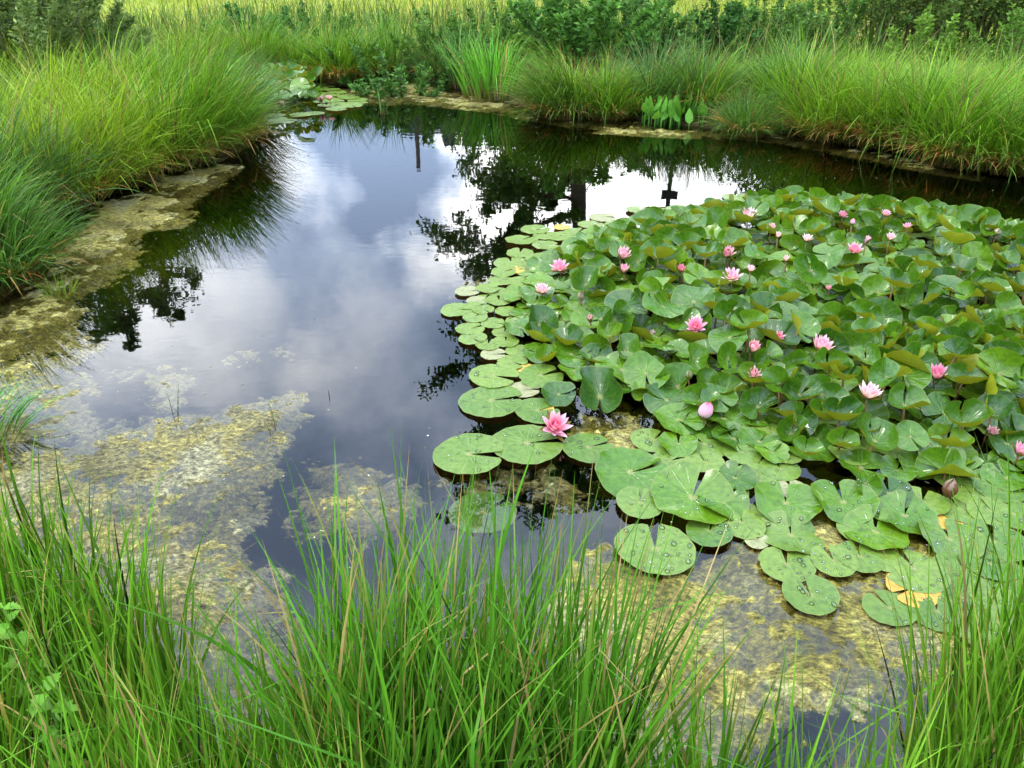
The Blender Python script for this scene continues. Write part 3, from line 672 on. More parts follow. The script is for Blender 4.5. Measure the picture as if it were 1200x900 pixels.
# wavy, slightly lifted leaves of the front row
for (px, py, w, nt_, z, tl, kd, mt) in [
 (703, 466, 80, -95, .05, 22, 'funnel', 'leaf'), (757, 438, 56, -90, .08, 25, 'wavy', 'fresh'), (739, 553, 90, 15, .02, 6, 'wavy', 'fresh'), (811, 583, 100, 62, .025, 8, 'wavy', 'fresh'), (795, 492, 62, -60, .03, 5, 'wavy', 'fresh'),
 (921, 589, 80, 78, .025, 5, 'wavy', 'fresh'), (988, 588, 78, 85, .03, 6, 'wavy', 'fresh'), (927, 627, 74, 80, .012, 2, 'wavy', 'pad'), (1026, 623, 76, 70, .02, 3, 'wavy', 'fresh'), (1060, 604, 72, 60, .025, 6, 'wavy', 'fresh'), (1112, 631, 76, 80, .015, 2, 'wavy', 'pad'),
 (847, 588, 62, 40, .02, 5, 'wavy', 'fresh'), (861, 560, 52, 60, .025, 4, 'wavy', 'leaf'), (795, 520, 48, 80, .02, 3, 'wavy', 'fresh'), (1180, 560, 56, 100, .02, 4, 'wavy', 'fresh'), (655, 462, 46, 0, .025, 8, 'wavy', 'leaf'),
 (675, 435, 44, 30, .03, 6, 'wavy', 'fresh'), (640, 422, 42, 20, .03, 5, 'cup', 'fresh'), (632, 398, 48, 90, .04, 8, 'cup', 'fresh'), (698, 421, 44, 60, .05, 12, 'cup', 'leaf'), (732, 411, 46, -80, .09, 28, 'funnel', 'leaf'), (773, 404, 40, 0, .10, -20, 'dome', 'leaf'),
 (682, 396, 32, 0, .07, 15, 'wavy', 'leaf'), (813, 420, 38, -90, .13, 42, 'funnel', 'leaf'), (853, 420, 40, -90, .14, 48, 'funnel', 'leaf'), (900, 415, 34, -80, .14, 45, 'fold', 'leaf'), (930, 423, 36, -85, .14, 50, 'funnel', 'leaf'), (938, 388, 42, -90, .15, 40, 'funnel', 'leaf'),
 (903, 382, 38, 30, .15, 45, 'fold', 'leaf'), (972, 433, 56, 100, .13, 10, 'cup', 'leaf'), (883, 446, 48, 80, .10, 10, 'cup', 'fresh'), (937, 463, 54, 40, .10, 20, 'cup', 'leaf'), (888, 477, 50, -100, .06, 25, 'funnel', 'leaf'), (820, 470, 48, 40, .06, 18, 'cup', 'leaf'),
 (963, 488, 48, 90, .08, 15, 'cup', 'fresh'), (842, 467, 46, -60, .07, 15, 'wavy', 'leaf'), (1025, 517, 62, 95, .09, 12, 'cup', 'leaf'), (1067, 512, 42, -70, .10, 30, 'wavy', 'leaf'), (1103, 535, 54, 60, .05, 18, 'wavy', 'leaf'), (1108, 553, 66, 85, .04, 8, 'fold', 'fresh'),
 (1130, 496, 66, 100, .10, 14, 'cup', 'leaf'), (1162, 486, 54, 120, .11, 14, 'cup', 'leaf'), (1013, 566, 44, 60, .05, 14, 'fold', 'fresh'), (1042, 578, 56, 80, .03, 8, 'wavy', 'leaf'), (985, 520, 46, 60, .07, 20, 'cup', 'fresh'), (945, 530, 42, 90, .06, 12, 'cup', 'leaf'),
 (905, 530, 40, 120, .03, 5, 'wavy', 'fresh'), (985, 490, 60, 95, .10, 12, 'cup', 'leaf'), (1060, 475, 58, 80, .12, 12, 'cup', 'leaf'), (1180, 520, 50, 80, .05, 10, 'wavy', 'leaf')]:
    place(px, py, w, kd, nt_, z, tl, -90 + random.uniform(-25, 25), mt, None, 10 if py > 560 else 0)

# flowers: px, py, width px, openness (1 wide .. 0 shut), depth of pink, z, short description
FLOWERS = [
 (648, 503, 40, .80, .55, .035, 'big lone pink flower resting on a flat pad'),
 (656, 317, 25, .85, .50, .10, 'wide pink flower near the open water'),
 (635, 343, 22, .85, .25, .09, 'pale pink flower in front of the flat rim pads'),
 (727, 304, 18, .45, .50, .19, 'half open pink flower above a drooping one'),
 (731, 321, 13, .35, .50, .13, 'drooping pink flower under the half open one'),
 (797, 319, 11, .4, .8, .18, 'small hot pink flower squeezed between folded leaves'),
 (692, 378, 12, .15, .55, .10, 'shut pink flower standing among rim leaves'),
 (680, 351, 9, .0, -1, .11, 'cream brown bud above the shut pink flower'),
 (815, 385, 27, .85, .62, .16, 'open deep pink flower with pointed petals'),
 (857, 328, 27, .85, .35, .19, 'wide soft pink flower in the middle of bed'),
 (852, 300, 20, .7, .45, .19, 'pink flower half hidden by a small cupped leaf'),
 (879, 319, 11, .5, .25, .18, 'little whitish flower beside the wide soft pink one'),
 (876, 257, 20, .6, .15, .21, 'pale flower with spread green sepals'),
 (903, 268, 9, .5, .3, .20, 'tiny pale pink flower behind the pair of tall leaves'),
 (911, 279, 9, .3, .15, .20, 'tiny white flower bud below the tiny pale one'),
 (945, 283, 13, .6, .10, .20, 'small white open flower between cupped leaves'),
 (921, 307, 9, .3, .10, .19, 'small white bud above the twin tall leaves'),
 (987, 254, 13, .8, .45, .21, 'small pink flower high on the far slope'),
 (998, 264, 6, .0, .05, .20, 'tiny white bud under the far slope flower'),
 (1001, 296, 20, .75, .60, .19, 'bright pink flower with a shut one beside it'),
 (1014, 287, 12, .15, .50, .20, 'shut oval pink flower beside the bright pink one'),
 (1037, 252, 12, .8, .35, .20, 'small pink flower by the far rim'),
 (1063, 267, 11, .8, .45, .20, 'small pink flower below the far rim leaves'),
 (1042, 281, 12, .6, .25, .20, 'small pale flower above the shut oval one'),
 (1150, 304, 11, .8, .72, .18, 'small dark pink flower deep between big leaves'),
 (1167, 274, 9, .6, .05, .20, 'little white flower by the far corner pads'),
 (971, 340, 7, .5, .5, .12, 'tiny pink flower under an olive leaf'),
 (879, 412, 18, .30, .50, .15, 'upright cup shaped pink flower'),
 (911, 397, 14, .6, .55, .17, 'pink flower peeping over a leaf rim'),
 (882, 441, 21, .7, .3, .12, 'pink flower half sunk behind an olive leaf'),
 (959, 412, 27, .55, .45, .16, 'broad pink flower sitting in a curled leaf'),
 (824, 492, 19, .08, .20, .07, 'plump white bud with a pink tip'),
 (1096, 444, 22, .5, .85, .15, 'deep pink flower with drooping outer petals'),
 (1016, 467, 30, .65, .20, .15, 'pale pink flower behind a large front leaf'),
 (1193, 534, 22, .5, .72, .08, 'deep pink flower at the frame edge'),
 (1162, 508, 14, .5, .2, .06, 'pale flower in the dark under leaves'),
 (1109, 582, 20, .0, -2, .03, 'closed brown bud lying near the pads'),
 (807, 445, 10, .0, -3, .10, 'olive green bud below a tall front leaf'),
 (762, 394, 9, .4, .05, .06, 'tiny white flower in dark gap by domed leaf'),
]
FLOWERS = [(*f[:5], f[5] * (.85 if f[5] > .05 else 1), f[6]) for f in FLOWERS]
FAR_FLOWERS = [(305, 125, 9, .7, .35, .06, 'pale pink flower of the small far lily patch'), (331, 125, 7, .3, .35, .06, 'shut little flower of the small far lily patch'),
 (311, 133, 8, .3, .95, .04, 'dark magenta flower of the small far lily patch'), (377, 120, 10, .4, .4, .06, 'larger pink flower of the small far lily patch'), (386, 117, 9, .7, .45, .09, 'upper pink flower of the small far lily patch')]

# random fill of the dense bed
BED = [(590, 400), (610, 345), (640, 310), (690, 282), (740, 264), (800, 256), (870, 243), (930, 238), (1010, 246), (1100, 258), (1200, 274), (1290, 300), (1290, 560), (1180, 555), (1100, 560), (1010, 560), (940, 548), (880, 535), (820, 500), (745, 470), (680, 440), (630, 425)]
BEDW = np.array(pxpoly(BED)); lo, hi = BEDW.min(0), BEDW.max(0)
have = [(l['p'][0], l['p'][1], l['R']) for l in LEAVES]
cand = rng.random((9000, 2)) * (hi - lo) + lo
sdv = poly_sd(cand[:, 0], cand[:, 1], BEDW)
FW = [(at(f[0], f[1], f[5]), f) for f in FLOWERS]
fill = []
for (x, y), d in zip(cand, sdv):
    if d < 0: continue
    R = random.uniform(.078, .122)
    u, v, dep = proj((x, y, .05))
    if u > 1290: continue
    mind = .08 if y < 5 else .093
    if any((x - a) ** 2 + (y - b) ** 2 < (max(mind, .9 * r) if r else mind) ** 2 for a, b, r in have): continue
    have.append((x, y, 0)); fill.append((x, y, R, d))
for i, (x, y, R, d) in enumerate(fill):
    e = min(1, d / .5)
    u, v, dep = proj((x, y, .1))
    low = (v > 470) or (370 < v < 440 and u > 960)              # the lower, flatter hollow of the bed
    z = (.03 + .16 * e * random.choice([random.uniform(.1, .5), random.uniform(.6, 1.15), random.uniform(.6, 1.15)])) * (.62 if low else 1)
    k = random.random()
    if e < .25: kind, tl = ('wavy', random.uniform(0, 12))
    elif k < .42: kind, tl = 'cup', random.uniform(-12, 42)
    elif k < .66: kind, tl = 'funnel', random.choice([random.uniform(-20, 10), random.uniform(20, 62), random.uniform(20, 62)])
    elif k < .90: kind, tl = 'fold', random.choice([random.uniform(-20, 10), random.uniform(12, 58), random.uniform(12, 58)])
    else: kind, tl = 'wavy', random.uniform(5, 35)
    if low: R *= .92
    # leave the view to each flower free
    for (fp, f) in FW:
        fu, fv, fd = proj(fp); lu, lv, ld = proj((x, y, z))
        rp = R * F / ld
        if ld < fd - .01 and abs(lu - fu) < rp * .75 + f[2] * .3 and -.9 * rp < lv - fv < rp * 1.25:
            z *= .45; kind = 'wavy'; tl *= .3; R *= .8
            break
    lily_leaf(x, y, z, R, kind, random.uniform(0, 2 * PI), math.radians(tl), math.radians(-90 + random.uniform(-70, 70)), 'fresh' if random.random() < .28 else 'leaf', 5000 + i, None, 0)

# low leaves under the raised ones
lo, hi = BEDW.min(0), BEDW.max(0); hv = []
for i, (x, y) in enumerate(rng.random((5000, 2)) * (hi - lo) + lo):
    if float(poly_sd(np.array([x]), np.array([y]), BEDW)[0]) < .12 or proj((x, y, 0))[0] > 1290 or any((x - a) ** 2 + (y - b) ** 2 < .135 ** 2 for a, b in hv): continue
    hv.append((x, y)); lily_leaf(x, y, random.uniform(.012, .03), random.uniform(.085, .12), 'wavy', random.uniform(0, 6.28), math.radians(random.uniform(0, 8)), 0, random.choice(['leaf', 'leaf', 'fresh', 'pad']), 20000 + i, dict(a0=.08, a1=.12), 0)
    LEAVES[-1]['under'] = True

# the small far lily patch
FARW = pxpoly([(290, 105), (330, 95), (380, 100), (405, 112), (430, 122), (395, 130), (340, 142), (290, 148), (282, 130)])
FARW = np.array(FARW); lo, hi = FARW.min(0), FARW.max(0); hv = []; k = 0
FAR_LEAVES = []
for (x, y) in rng.random((2500, 2)) * (hi - lo) + lo:
    d = float(poly_sd(np.array([x]), np.array([y]), FARW)[0])
    if d < 0 or any((x - a) ** 2 + (y - b) ** 2 < .15 ** 2 for a, b in hv): continue
    hv.append((x, y)); u, v, dep = proj((x, y, .05)); n0 = len(LEAVES)
    core = u < 375 and v < 128 and d > .1
    kk_ = random.choice(['cup', 'funnel', 'wavy', 'fold']) if core else 'flat'
    lily_leaf(x, y, random.uniform(.08, .30) if core else .008, random.uniform(.10, .135), kk_, random.uniform(0, 6.28), math.radians(random.uniform(5, 30) if core else 0), math.radians(-90 + random.uniform(-60, 60)), ('fresh' if random.random() < .25 else 'leaf') if core else 'pad', 9000 + k); k += 1
    FAR_LEAVES.append(LEAVES.pop())

# keep the 300 leaves that show largest as things; the smallest rest become one mass
def size_px(l): return (.01 if l.get('under') else 1) * l['R'] * F / proj(l['p'])[2]
far_inner = [l for l in FAR_LEAVES]
LEAVES.sort(key=lambda l: -size_px(l))
KEEP = 300
rest = [l for l in LEAVES[KEEP:]] + far_inner if len(LEAVES) > KEEP else far_inner
LEAVES = LEAVES[:KEEP]
def merge(objs, name):
    V, Q, UV, MI, n = [], [], [], [], 0; mats = []
    for l in objs:
        for o in [l['o']] + list(l['o'].children):
            if o.name.startswith('stalk') or o.name.startswith('water_drops'): continue
            me = o.data; a = np.zeros(len(me.vertices) * 3, np.float32); me.vertices.foreach_get('co', a); a = a.reshape(-1, 3)
            mw = np.array(o.matrix_world); a = a @ mw[:3, :3].T + mw[:3, 3]
            q = np.zeros(len(me.loops), np.int32); me.loops.foreach_get('vertex_index', q); q = q.reshape(-1, 4)
            uvd = np.zeros(len(me.loops) * 2, np.float32); me.uv_layers[0].data.foreach_get('uv', uvd)
            if me.materials[0] not in mats: mats.append(me.materials[0])
            V.append(a); Q.append(q + n); UV.append(uvd); MI.append(np.full(len(q), mats.index(me.materials[0]), np.int32)); n += len(a)
    me = np_mesh(name, np.concatenate(V), np.concatenate(Q))
    ul = me.uv_layers.new(name='UVMap'); ul.data.foreach_set('uv', np.concatenate(UV))
    for mm in mats: me.materials.append(mm)
    me.polygons.foreach_set('material_index', np.concatenate(MI))
    for l in objs:
        for c in list(l['o'].children): bpy.data.objects.remove(c)
        bpy.data.objects.remove(l['o'])
    return link(name, me, None)
main_rest = [l for l in rest if l not in far_inner]
if main_rest: setp(merge(main_rest, 'far_lily_leaves'), 'crowded small lily leaves at the far side of the lily bed', 'lily leaves', None, 'stuff')
setp(merge(far_inner, 'far_lily_patch_leaves'), 'small separate patch of lily leaves against the far sedges', 'lily leaves', None, 'stuff')

# flowers
def petal_arr(L_, W_, elev, curl, c0, c1, n=6, cup=.35):
    t = np.linspace(0, 1, n + 1); w = W_ * (np.sin(PI * np.clip(t, 0, 1) ** .72) ** .75) * .5; w[0] = W_ * .12; w[-1] = .0004
    th = elev + curl * (t - .3)
    ds = L_ / n
    r = np.concatenate([[0], np.cumsum(np.cos(th[:-1]) * ds)]); z = np.concatenate([[0], np.cumsum(np.sin(th[:-1]) * ds)])
    V, C = [], []
    for i in range(n + 1):
        for s in (-1, -.5, 0, .5, 1):
            lift = cup * w[i] * s * s
            V.append((r[i] - math.sin(th[i]) * lift, s * w[i], z[i] + math.cos(th[i]) * lift)); C.append(np.array(c0) * (1 - t[i]) + np.array(c1) * t[i])
    Q = [(5 * i + k, 5 * i + k + 1, 5 * i + k + 6, 5 * i + k + 5) for i in range(n) for k in range(4)]
    return np.array(V), np.array(Q), np.array(C)
def rotz(V, a): c, s = math.cos(a), math.sin(a); return V @ np.array([[c, s, 0], [-s, c, 0], [0, 0, 1]])
def flower(px, py, w, op, pink, z, label, cat='flower', group='water lily flowers'):
    p = at(px, py, z); R = max(Rpx(w, p), .018)
    r_ = np.random.default_rng(int(px * 31 + py))
    bud = pink < 0
    nm = 'lily_bud' if bud or op < .1 else 'lily_flower'
    root = empty(nm, (p[0], p[1], z)); setp(root, label, 'flower bud' if bud or op < .1 else cat, group)
    root.rotation_euler = (r_.uniform(.0, .55), r_.uniform(-.25, .25), r_.uniform(-.5, .5)) if op > .1 else (r_.uniform(-.1, .2), r_.uniform(-.15, .15), 0)
    root.rotation_mode = 'XYZ'
    pk = max(pink, 0)
    deep = np.array([.78, .07, .34]) ; pale = np.array([.86, .50, .66]); white = np.array([.86, .80, .78])
    outer = white * (1 - min(1, pk * 1.6)) + pale * min(1, pk * 1.6); outer = outer * (1 - max(0, pk - .6)) + deep * max(0, pk - .6)
    inner = pale * (1 - min(1, pk * 1.3)) + deep * min(1, pk * 1.3)
    if pink == -1: outer = inner = np.array([.5, .38, .22])
    if pink == -2: outer = inner = np.array([.17, .075, .03])
    if pink == -3: outer = inner = np.array([.16, .17, .03])
    spread = math.radians(62) * op                       # outer petals: from upright down towards flat
    Lp = R / max(.48, math.cos(math.radians(86) - spread)) if op > .1 else R * 2.6
    Lp = min(Lp, R * 2.0) if op > .1 else Lp
    joined = w < 12
    B = Bag()
    whorls = [(7, math.radians(84) - spread, 1.0, 0.0), (7, math.radians(85) - spread * .72, .95, .35), (6, math.radians(86) - spread * .42, .85, .7), (5, math.radians(87) - spread * .15, .68, 1.0)]
    if op < .1: whorls = whorls[:2]
    for wi, (n, el, ls, mixv) in enumerate(whorls):
        for k_ in range(n):
            c1 = outer * (1 - mixv) + inner * mixv; c0 = c1 * .35 + inner * .65; c1 = c1 * .8 + white * .2
            if op < .1 and pink > 0: c0 = white; c1 = np.array([.8, .25, .42])
            V, Q, C = petal_arr(Lp * ls * r_.uniform(.92, 1.05), Lp * (.36 if op > .1 else .42), el + r_.normal(0, .05), .55 if op > .1 else .95, c0, c1, cup=.45)
            if op < .1: V[:, 0] += R * .45 * np.sin(np.clip(V[:, 2] / max(V[:, 2].max(), 1e-6), 0, 1) * PI) ** .8
            V[:, 0] += R * .05
            V = rotz(V, 2 * PI * (k_ + .5 * (wi % 2)) / n + r_.normal(0, .06))
            V[:, 2] += wi * R * .04
            if joined: B.add(V, Q, None, C)
            else: link('petal', np_mesh('petal', V, Q, None, C), M['petal'], root)
    if joined: link('petals', B.mesh('petals'), M['petal'], root)
    # sepals
    B = Bag()
    for k_ in range(4):
        c1 = np.array([.20, .13, .04]) if not bud else outer * .9; c0 = np.array([.16, .17, .04]) if not bud else outer
        el = (math.radians(80) - spread * 1.15) if op > .1 else math.radians(86)
        V, Q, C = petal_arr(Lp * (.95 if op > .1 else .72 if not bud else 1.0), Lp * (.34 if op > .1 else .5), el, .35 if op > .1 else .95, c0, c1, cup=.4)
        if op < .1: V[:, 0] += R * .52 * np.sin(np.clip(V[:, 2] / max(V[:, 2].max(), 1e-6), 0, 1) * PI) ** .8
        V[:, 0] += R * .06; V = rotz(V, 2 * PI * (k_ + .25) / 4); V[:, 2] -= R * .06
        if joined: B.add(V, Q, None, C)
        else: link('sepal', np_mesh('sepal', V, Q, None, C), M['petal'], root)
    if joined: link('sepals', B.mesh('sepals'), M['petal'], root)
    if op > .25:
        B = Bag()
        for k_ in range(26):
            V, Q, C = petal_arr(Lp * .36 * r_.uniform(.7, 1.1), Lp * .05, math.radians(r_.uniform(58, 88)), .6, (.75, .33, .03), (.85, .55, .06), 3)
            V[:, 0] += R * .06; V = rotz(V, r_.uniform(0, 6.28)); B.add(V, Q, None, C)
        link('stamens', B.mesh('stamens'), M['stamen'], root)
    if z > .03:
        inv = root.rotation_euler.to_matrix().inverted()
        tv_, tq, tt = tube([tuple(inv @ Vector(q)) for q in ((0, 0, 0), (.01, .01, -z * .5), (.0, .02, -z - .12))], [.004, .004, .004], 6)
        link('stalk', np_mesh('stalk', tv_, tq, tt, np.tile([[.2, .12, .04]], (len(tv_), 1))), M['stalk'], root)
    return root
for f in FLOWERS: flower(f[0], f[1], f[2], f[3], f[4], f[5], f[6])
for f in FAR_FLOWERS: flower(f[0], f[1], f[2], f[3], f[4], f[5], f[6], group='flowers of the small far lily patch')

# labels for the leaves: each told by its look and its rank beside a flower of its own description
marks = [(at(f[0], f[1], f[5]), f[6]) for f in FLOWERS] + [(l['p'], l['desc']) for l in LEAVES if l['desc'] and len(l['desc'].split()) < 11]
ORD = ['nearest', 'second nearest', 'third nearest', 'fourth nearest', 'fifth nearest', 'sixth nearest', 'seventh nearest', 'eighth nearest', 'ninth nearest', 'tenth nearest']
DIRS = [('right of', 1, 0), ('behind', 0, 1), ('left of', -1, 0), ('before', 0, -1)]
pool = []
for (mp_, ml) in marks:
    for (dn, dx, dy) in DIRS:
        lst = []
        for i, l in enumerate(LEAVES):
            ex, ey = l['p'][0] - mp_[0], l['p'][1] - mp_[1]; q = math.hypot(ex, ey)
            if q > 1e-4 and (ex * dx + ey * dy) / q > .7071: lst.append((q, i))
        lst.sort()
        for rk, (q, i) in enumerate(lst[:10]): pool.append((rk, q, i, dn, ml))
pool.sort(); named = {}
WORD = {'flat': 'flat pad', 'wavy': 'wavy leaf', 'cup': 'cupped leaf', 'funnel': 'funnel leaf', 'fold': 'folded leaf', 'dome': 'domed leaf'}
for rk, q, i, dn, ml in pool:
    if i not in named: named[i] = (rk, dn, ml)
for i, l in enumerate(LEAVES):
    w_ = ('pale ' if l['mat'] == 'pad' else 'bright green ' if l['mat'] == 'fresh' else 'dark green ' if l['mat'] == 'leaf' else '') + WORD[l['kind']]
    if l['desc']: lab = l['desc']
    elif i in named: rk, dn, ml = named[i]; lab = f'{w_} {ORD[rk]} {dn} {ml}'
    else: lab = f'{w_} at the outer rim away from any flower'
    if len(lab.split()) > 16: lab = lab.replace('bright green ', 'green ').replace('dark green ', '')
    if len(lab.split()) > 16: lab = ' '.join(lab.split()[:16])
    setp(l['o'], lab, 'lily leaf', LILY_GROUP)

# ------------------------------------------------------------------ shrubs, trees
def leafmesh(bag, cen, direc, size, asp, cols, fold=.25):
    n = len(cen); d = direc / (np.linalg.norm(direc, axis=1, keepdims=True) + 1e-9)
    rv = rng.normal(0, 1, (n, 3)); s = np.cross(d, rv); s /= np.linalg.norm(s, axis=1, keepdims=True) + 1e-9
    u = np.cross(s, d)
    b = cen; t = cen + d * size[:, None]; m = cen + d * size[:, None] * .45
    l = m + s * (size * asp * .5)[:, None] + u * (size * fold * asp)[:, None]; r = m - s * (size * asp * .5)[:, None] + u * (size * fold * asp)[:, None]
    V = np.stack([b, l, t, r], 1).reshape(-1, 3); k = np.arange(n)[:, None] * 4
    T = np.concatenate([k + [0, 2, 1], k + [0, 3, 2]], 0)
    bag.add(V, None, T, np.repeat(cols, 4, 0))

def shrub(x, y, w, h, label, nstem=16, nleaf=70, leaf=.05, asp=.5, a=(.04, .11, .02), b=(.08, .17, .03), name='shrub', cat='shrub', group='shrubs on the far bank', upright=.6, z=None, arch=.5):
    zz = float(ground_z(np.array([x]), np.array([y]))[0][0]) if z is None else z
    root = empty(name, (x, y, zz)); setp(root, label, cat, group)
    S, Lf = Bag(), Bag(); nleaf = int(nleaf * 1.6)
    for i in range(nstem):
        th = random.uniform(0, 2 * PI); rr = math.sqrt(random.random()); ln = h * random.uniform(.6, 1.08) * (1.08 - .35 * rr * rr)
        bx, by = w * .22 * rr * math.cos(th), w * .22 * rr * math.sin(th)
        tx, ty = w * .5 * rr * math.cos(th), w * .5 * rr * math.sin(th)
        pts = []
        for t in np.linspace(0, 1, 6):
            q = t ** 1.4
            pts.append((bx + (tx - bx) * q + random.gauss(0, .012 * h), by + (ty - by) * q + random.gauss(0, .012 * h), ln * (t - arch * .18 * t * t * rr)))
        rad0 = .006 + .006 * h
        V, Q, T = tube(pts, np.linspace(rad0, .002, 6), 5); S.add(V, Q, T, (.09, .075, .03))
        P = np.array(pts); t = rng.uniform(.18, 1.0, nleaf) ** .8; f = t * 5; ii = np.minimum(f.astype(int), 4); fr_ = (f - ii)[:, None]
        cen = P[ii] * (1 - fr_) + P[ii + 1] * fr_ + rng.normal(0, .05 * h * .6, (nleaf, 3)) * (1.1 - t[:, None] * .5)
        cen[:, 2] = np.maximum(cen[:, 2], .02)
        di = rng.normal(0, 1, (nleaf, 3)); di[:, 2] = np.abs(di[:, 2]) * upright + .1
        leafmesh(Lf, cen, di, leaf * rng.uniform(.6, 1.3, nleaf), asp, hue(nleaf, a, b, 0, jit=.22))
    link('stems', S.mesh('stems'), M['bark'], root); link('foliage', Lf.mesh('foliage'), M['shrub'], root)
    return root
def wat(px, py, z=.4):   # point on the bank
    p = at(px, py, z); return p[0], p[1]

SH = [
 (505, 58, 1.3, .8, 'shrub between the two dark leafy ones behind the reed clump', dict(nstem=18, nleaf=80, leaf=.06, a=(.06, .14, .02), b=(.1, .2, .03))),
 (605, 50, 1.8, .7, 'low dark shrub at the meadow edge left of the big leafy shrub', dict(nstem=22, nleaf=80, leaf=.06, a=(.04, .11, .02), b=(.08, .17, .03))),
 (730, 50, 1.8, .9, 'dark shrub standing behind big leafy shrub at the meadow edge', dict(nstem=24, nleaf=90, leaf=.065, a=(.04, .11, .02), b=(.08, .17, .03))),
 (980, 62, 1.8, .95, 'rank green shrub between feathery light shrub and broad willow bush', dict(nstem=24, nleaf=90, leaf=.06, a=(.045, .12, .02), b=(.09, .18, .03))),
 (890, 52, 1.6, .8, 'low green shrub beyond the dark oval shrub at the meadow edge', dict(nstem=20, nleaf=80, leaf=.06, a=(.05, .13, .02), b=(.09, .19, .03))),
 (365, 40, 1.8, .6, 'dark weedy shrub beyond the rusty footed sedges at the meadow edge', dict(nstem=20, nleaf=80, leaf=.06, a=(.045, .12, .02), b=(.08, .17, .03))), # px, py of foot, width, height, label, kwargs
 (470, 66, 1.9, 1.05, 'dark leafy shrub above the bluish sedge tussock', dict(nstem=26, nleaf=110, leaf=.075, asp=.45)),
 (560, 55, 1.6, .75, 'low weedy shrub behind the bright reed clump', dict(nstem=22, nleaf=80, leaf=.065, a=(.06, .14, .02), b=(.11, .2, .03))),
 (690, 66, 2.3, 1.15, 'big leafy green shrub behind the fountain shaped tussock', dict(nstem=34, nleaf=120, leaf=.09, asp=.5, a=(.045, .13, .02), b=(.09, .2, .03))),
 (640, 60, 1.2, .75, 'pale sprawling shrub in front of the big leafy shrub', dict(nstem=16, nleaf=80, leaf=.07, a=(.08, .17, .02), b=(.13, .23, .03))),
 (760, 62, 1.3, .9, 'bushy shrub between big leafy shrub and dark oval shrub', dict(nstem=18, nleaf=90, leaf=.07)),
 (850, 66, .95, .85, 'dark oval shrub beyond the small round sedge dome', dict(nstem=22, nleaf=120, leaf=.06, a=(.025, .08, .015), b=(.05, .13, .02))),
 (920, 62, 1.5, .85, 'feathery light shrub beside the dark oval shrub', dict(nstem=20, nleaf=80, leaf=.055, a=(.06, .13, .025), b=(.1, .19, .035))),
 (800, 70, 1.2, .6, 'low weed shrub behind the loose sedge tussock', dict(nstem=16, nleaf=70, leaf=.06)),
 (410, 60, 1.4, .6, 'low bushy weeds behind rusty footed sedges', dict(nstem=16, nleaf=70, leaf=.06, a=(.06, .15, .02), b=(.1, .2, .03))),
 (300, 46, 2.2, .7, 'dark nettle thicket on the bank beyond the small lily patch', dict(nstem=28, nleaf=90, leaf=.06, a=(.04, .12, .03), b=(.07, .17, .03))),
]
for (px, py, w_, h_, lab, kw) in SH:
    x, y = wat(px, py); shrub(x, y, w_, h_, lab, **kw)
# willow bushes on the right rise
for (px, py, w_, h_, lab) in [(1050, 62, 2.6, 1.9, 'broad willow bush on the rise behind yellow tipped sedges'), (1135, 60, 2.8, 2.3, 'tall willow bush with dull green leaves near the frame edge'), (1215, 66, 2.6, 2.5, 'willow bush at the frame edge above the last tussocks')]:
    x, y = wat(px, py); shrub(x, y, w_, h_, lab, 44, 200, .07, .32, (.045, .09, .016), (.10, .155, .028), 'willow_bush', 'bush', 'willow bushes')
x, y = wat(1180, 84); shrub(x, y, 1.4, .75, 'lighter leafy shrub in front of the tall willow bush', 18, 70, .06, .5, (.07, .16, .02), (.12, .22, .03))
x, y = wat(1075, 78); shrub(x, y, 1.0, .7, 'yellow green sapling in front of the broad willow bush', 14, 80, .06, .5, (.09, .18, .02), (.14, .24, .03))
# grey-leaved willow bush at the upper left
for (px, py, w_, h_, lab) in [(5, 88, 3.4, 1.9, 'grey green willow bush at the corner with dense small leaves'), (75, 74, 2.2, 1.0, 'low grey green willow bush spreading below the dark stems')]:
    x, y = wat(px, py); shrub(x, y, w_, h_, lab, 46, 330, .065, .38, (.075, .125, .030), (.16, .22, .06), 'willow_bush', 'bush', 'willow bushes')

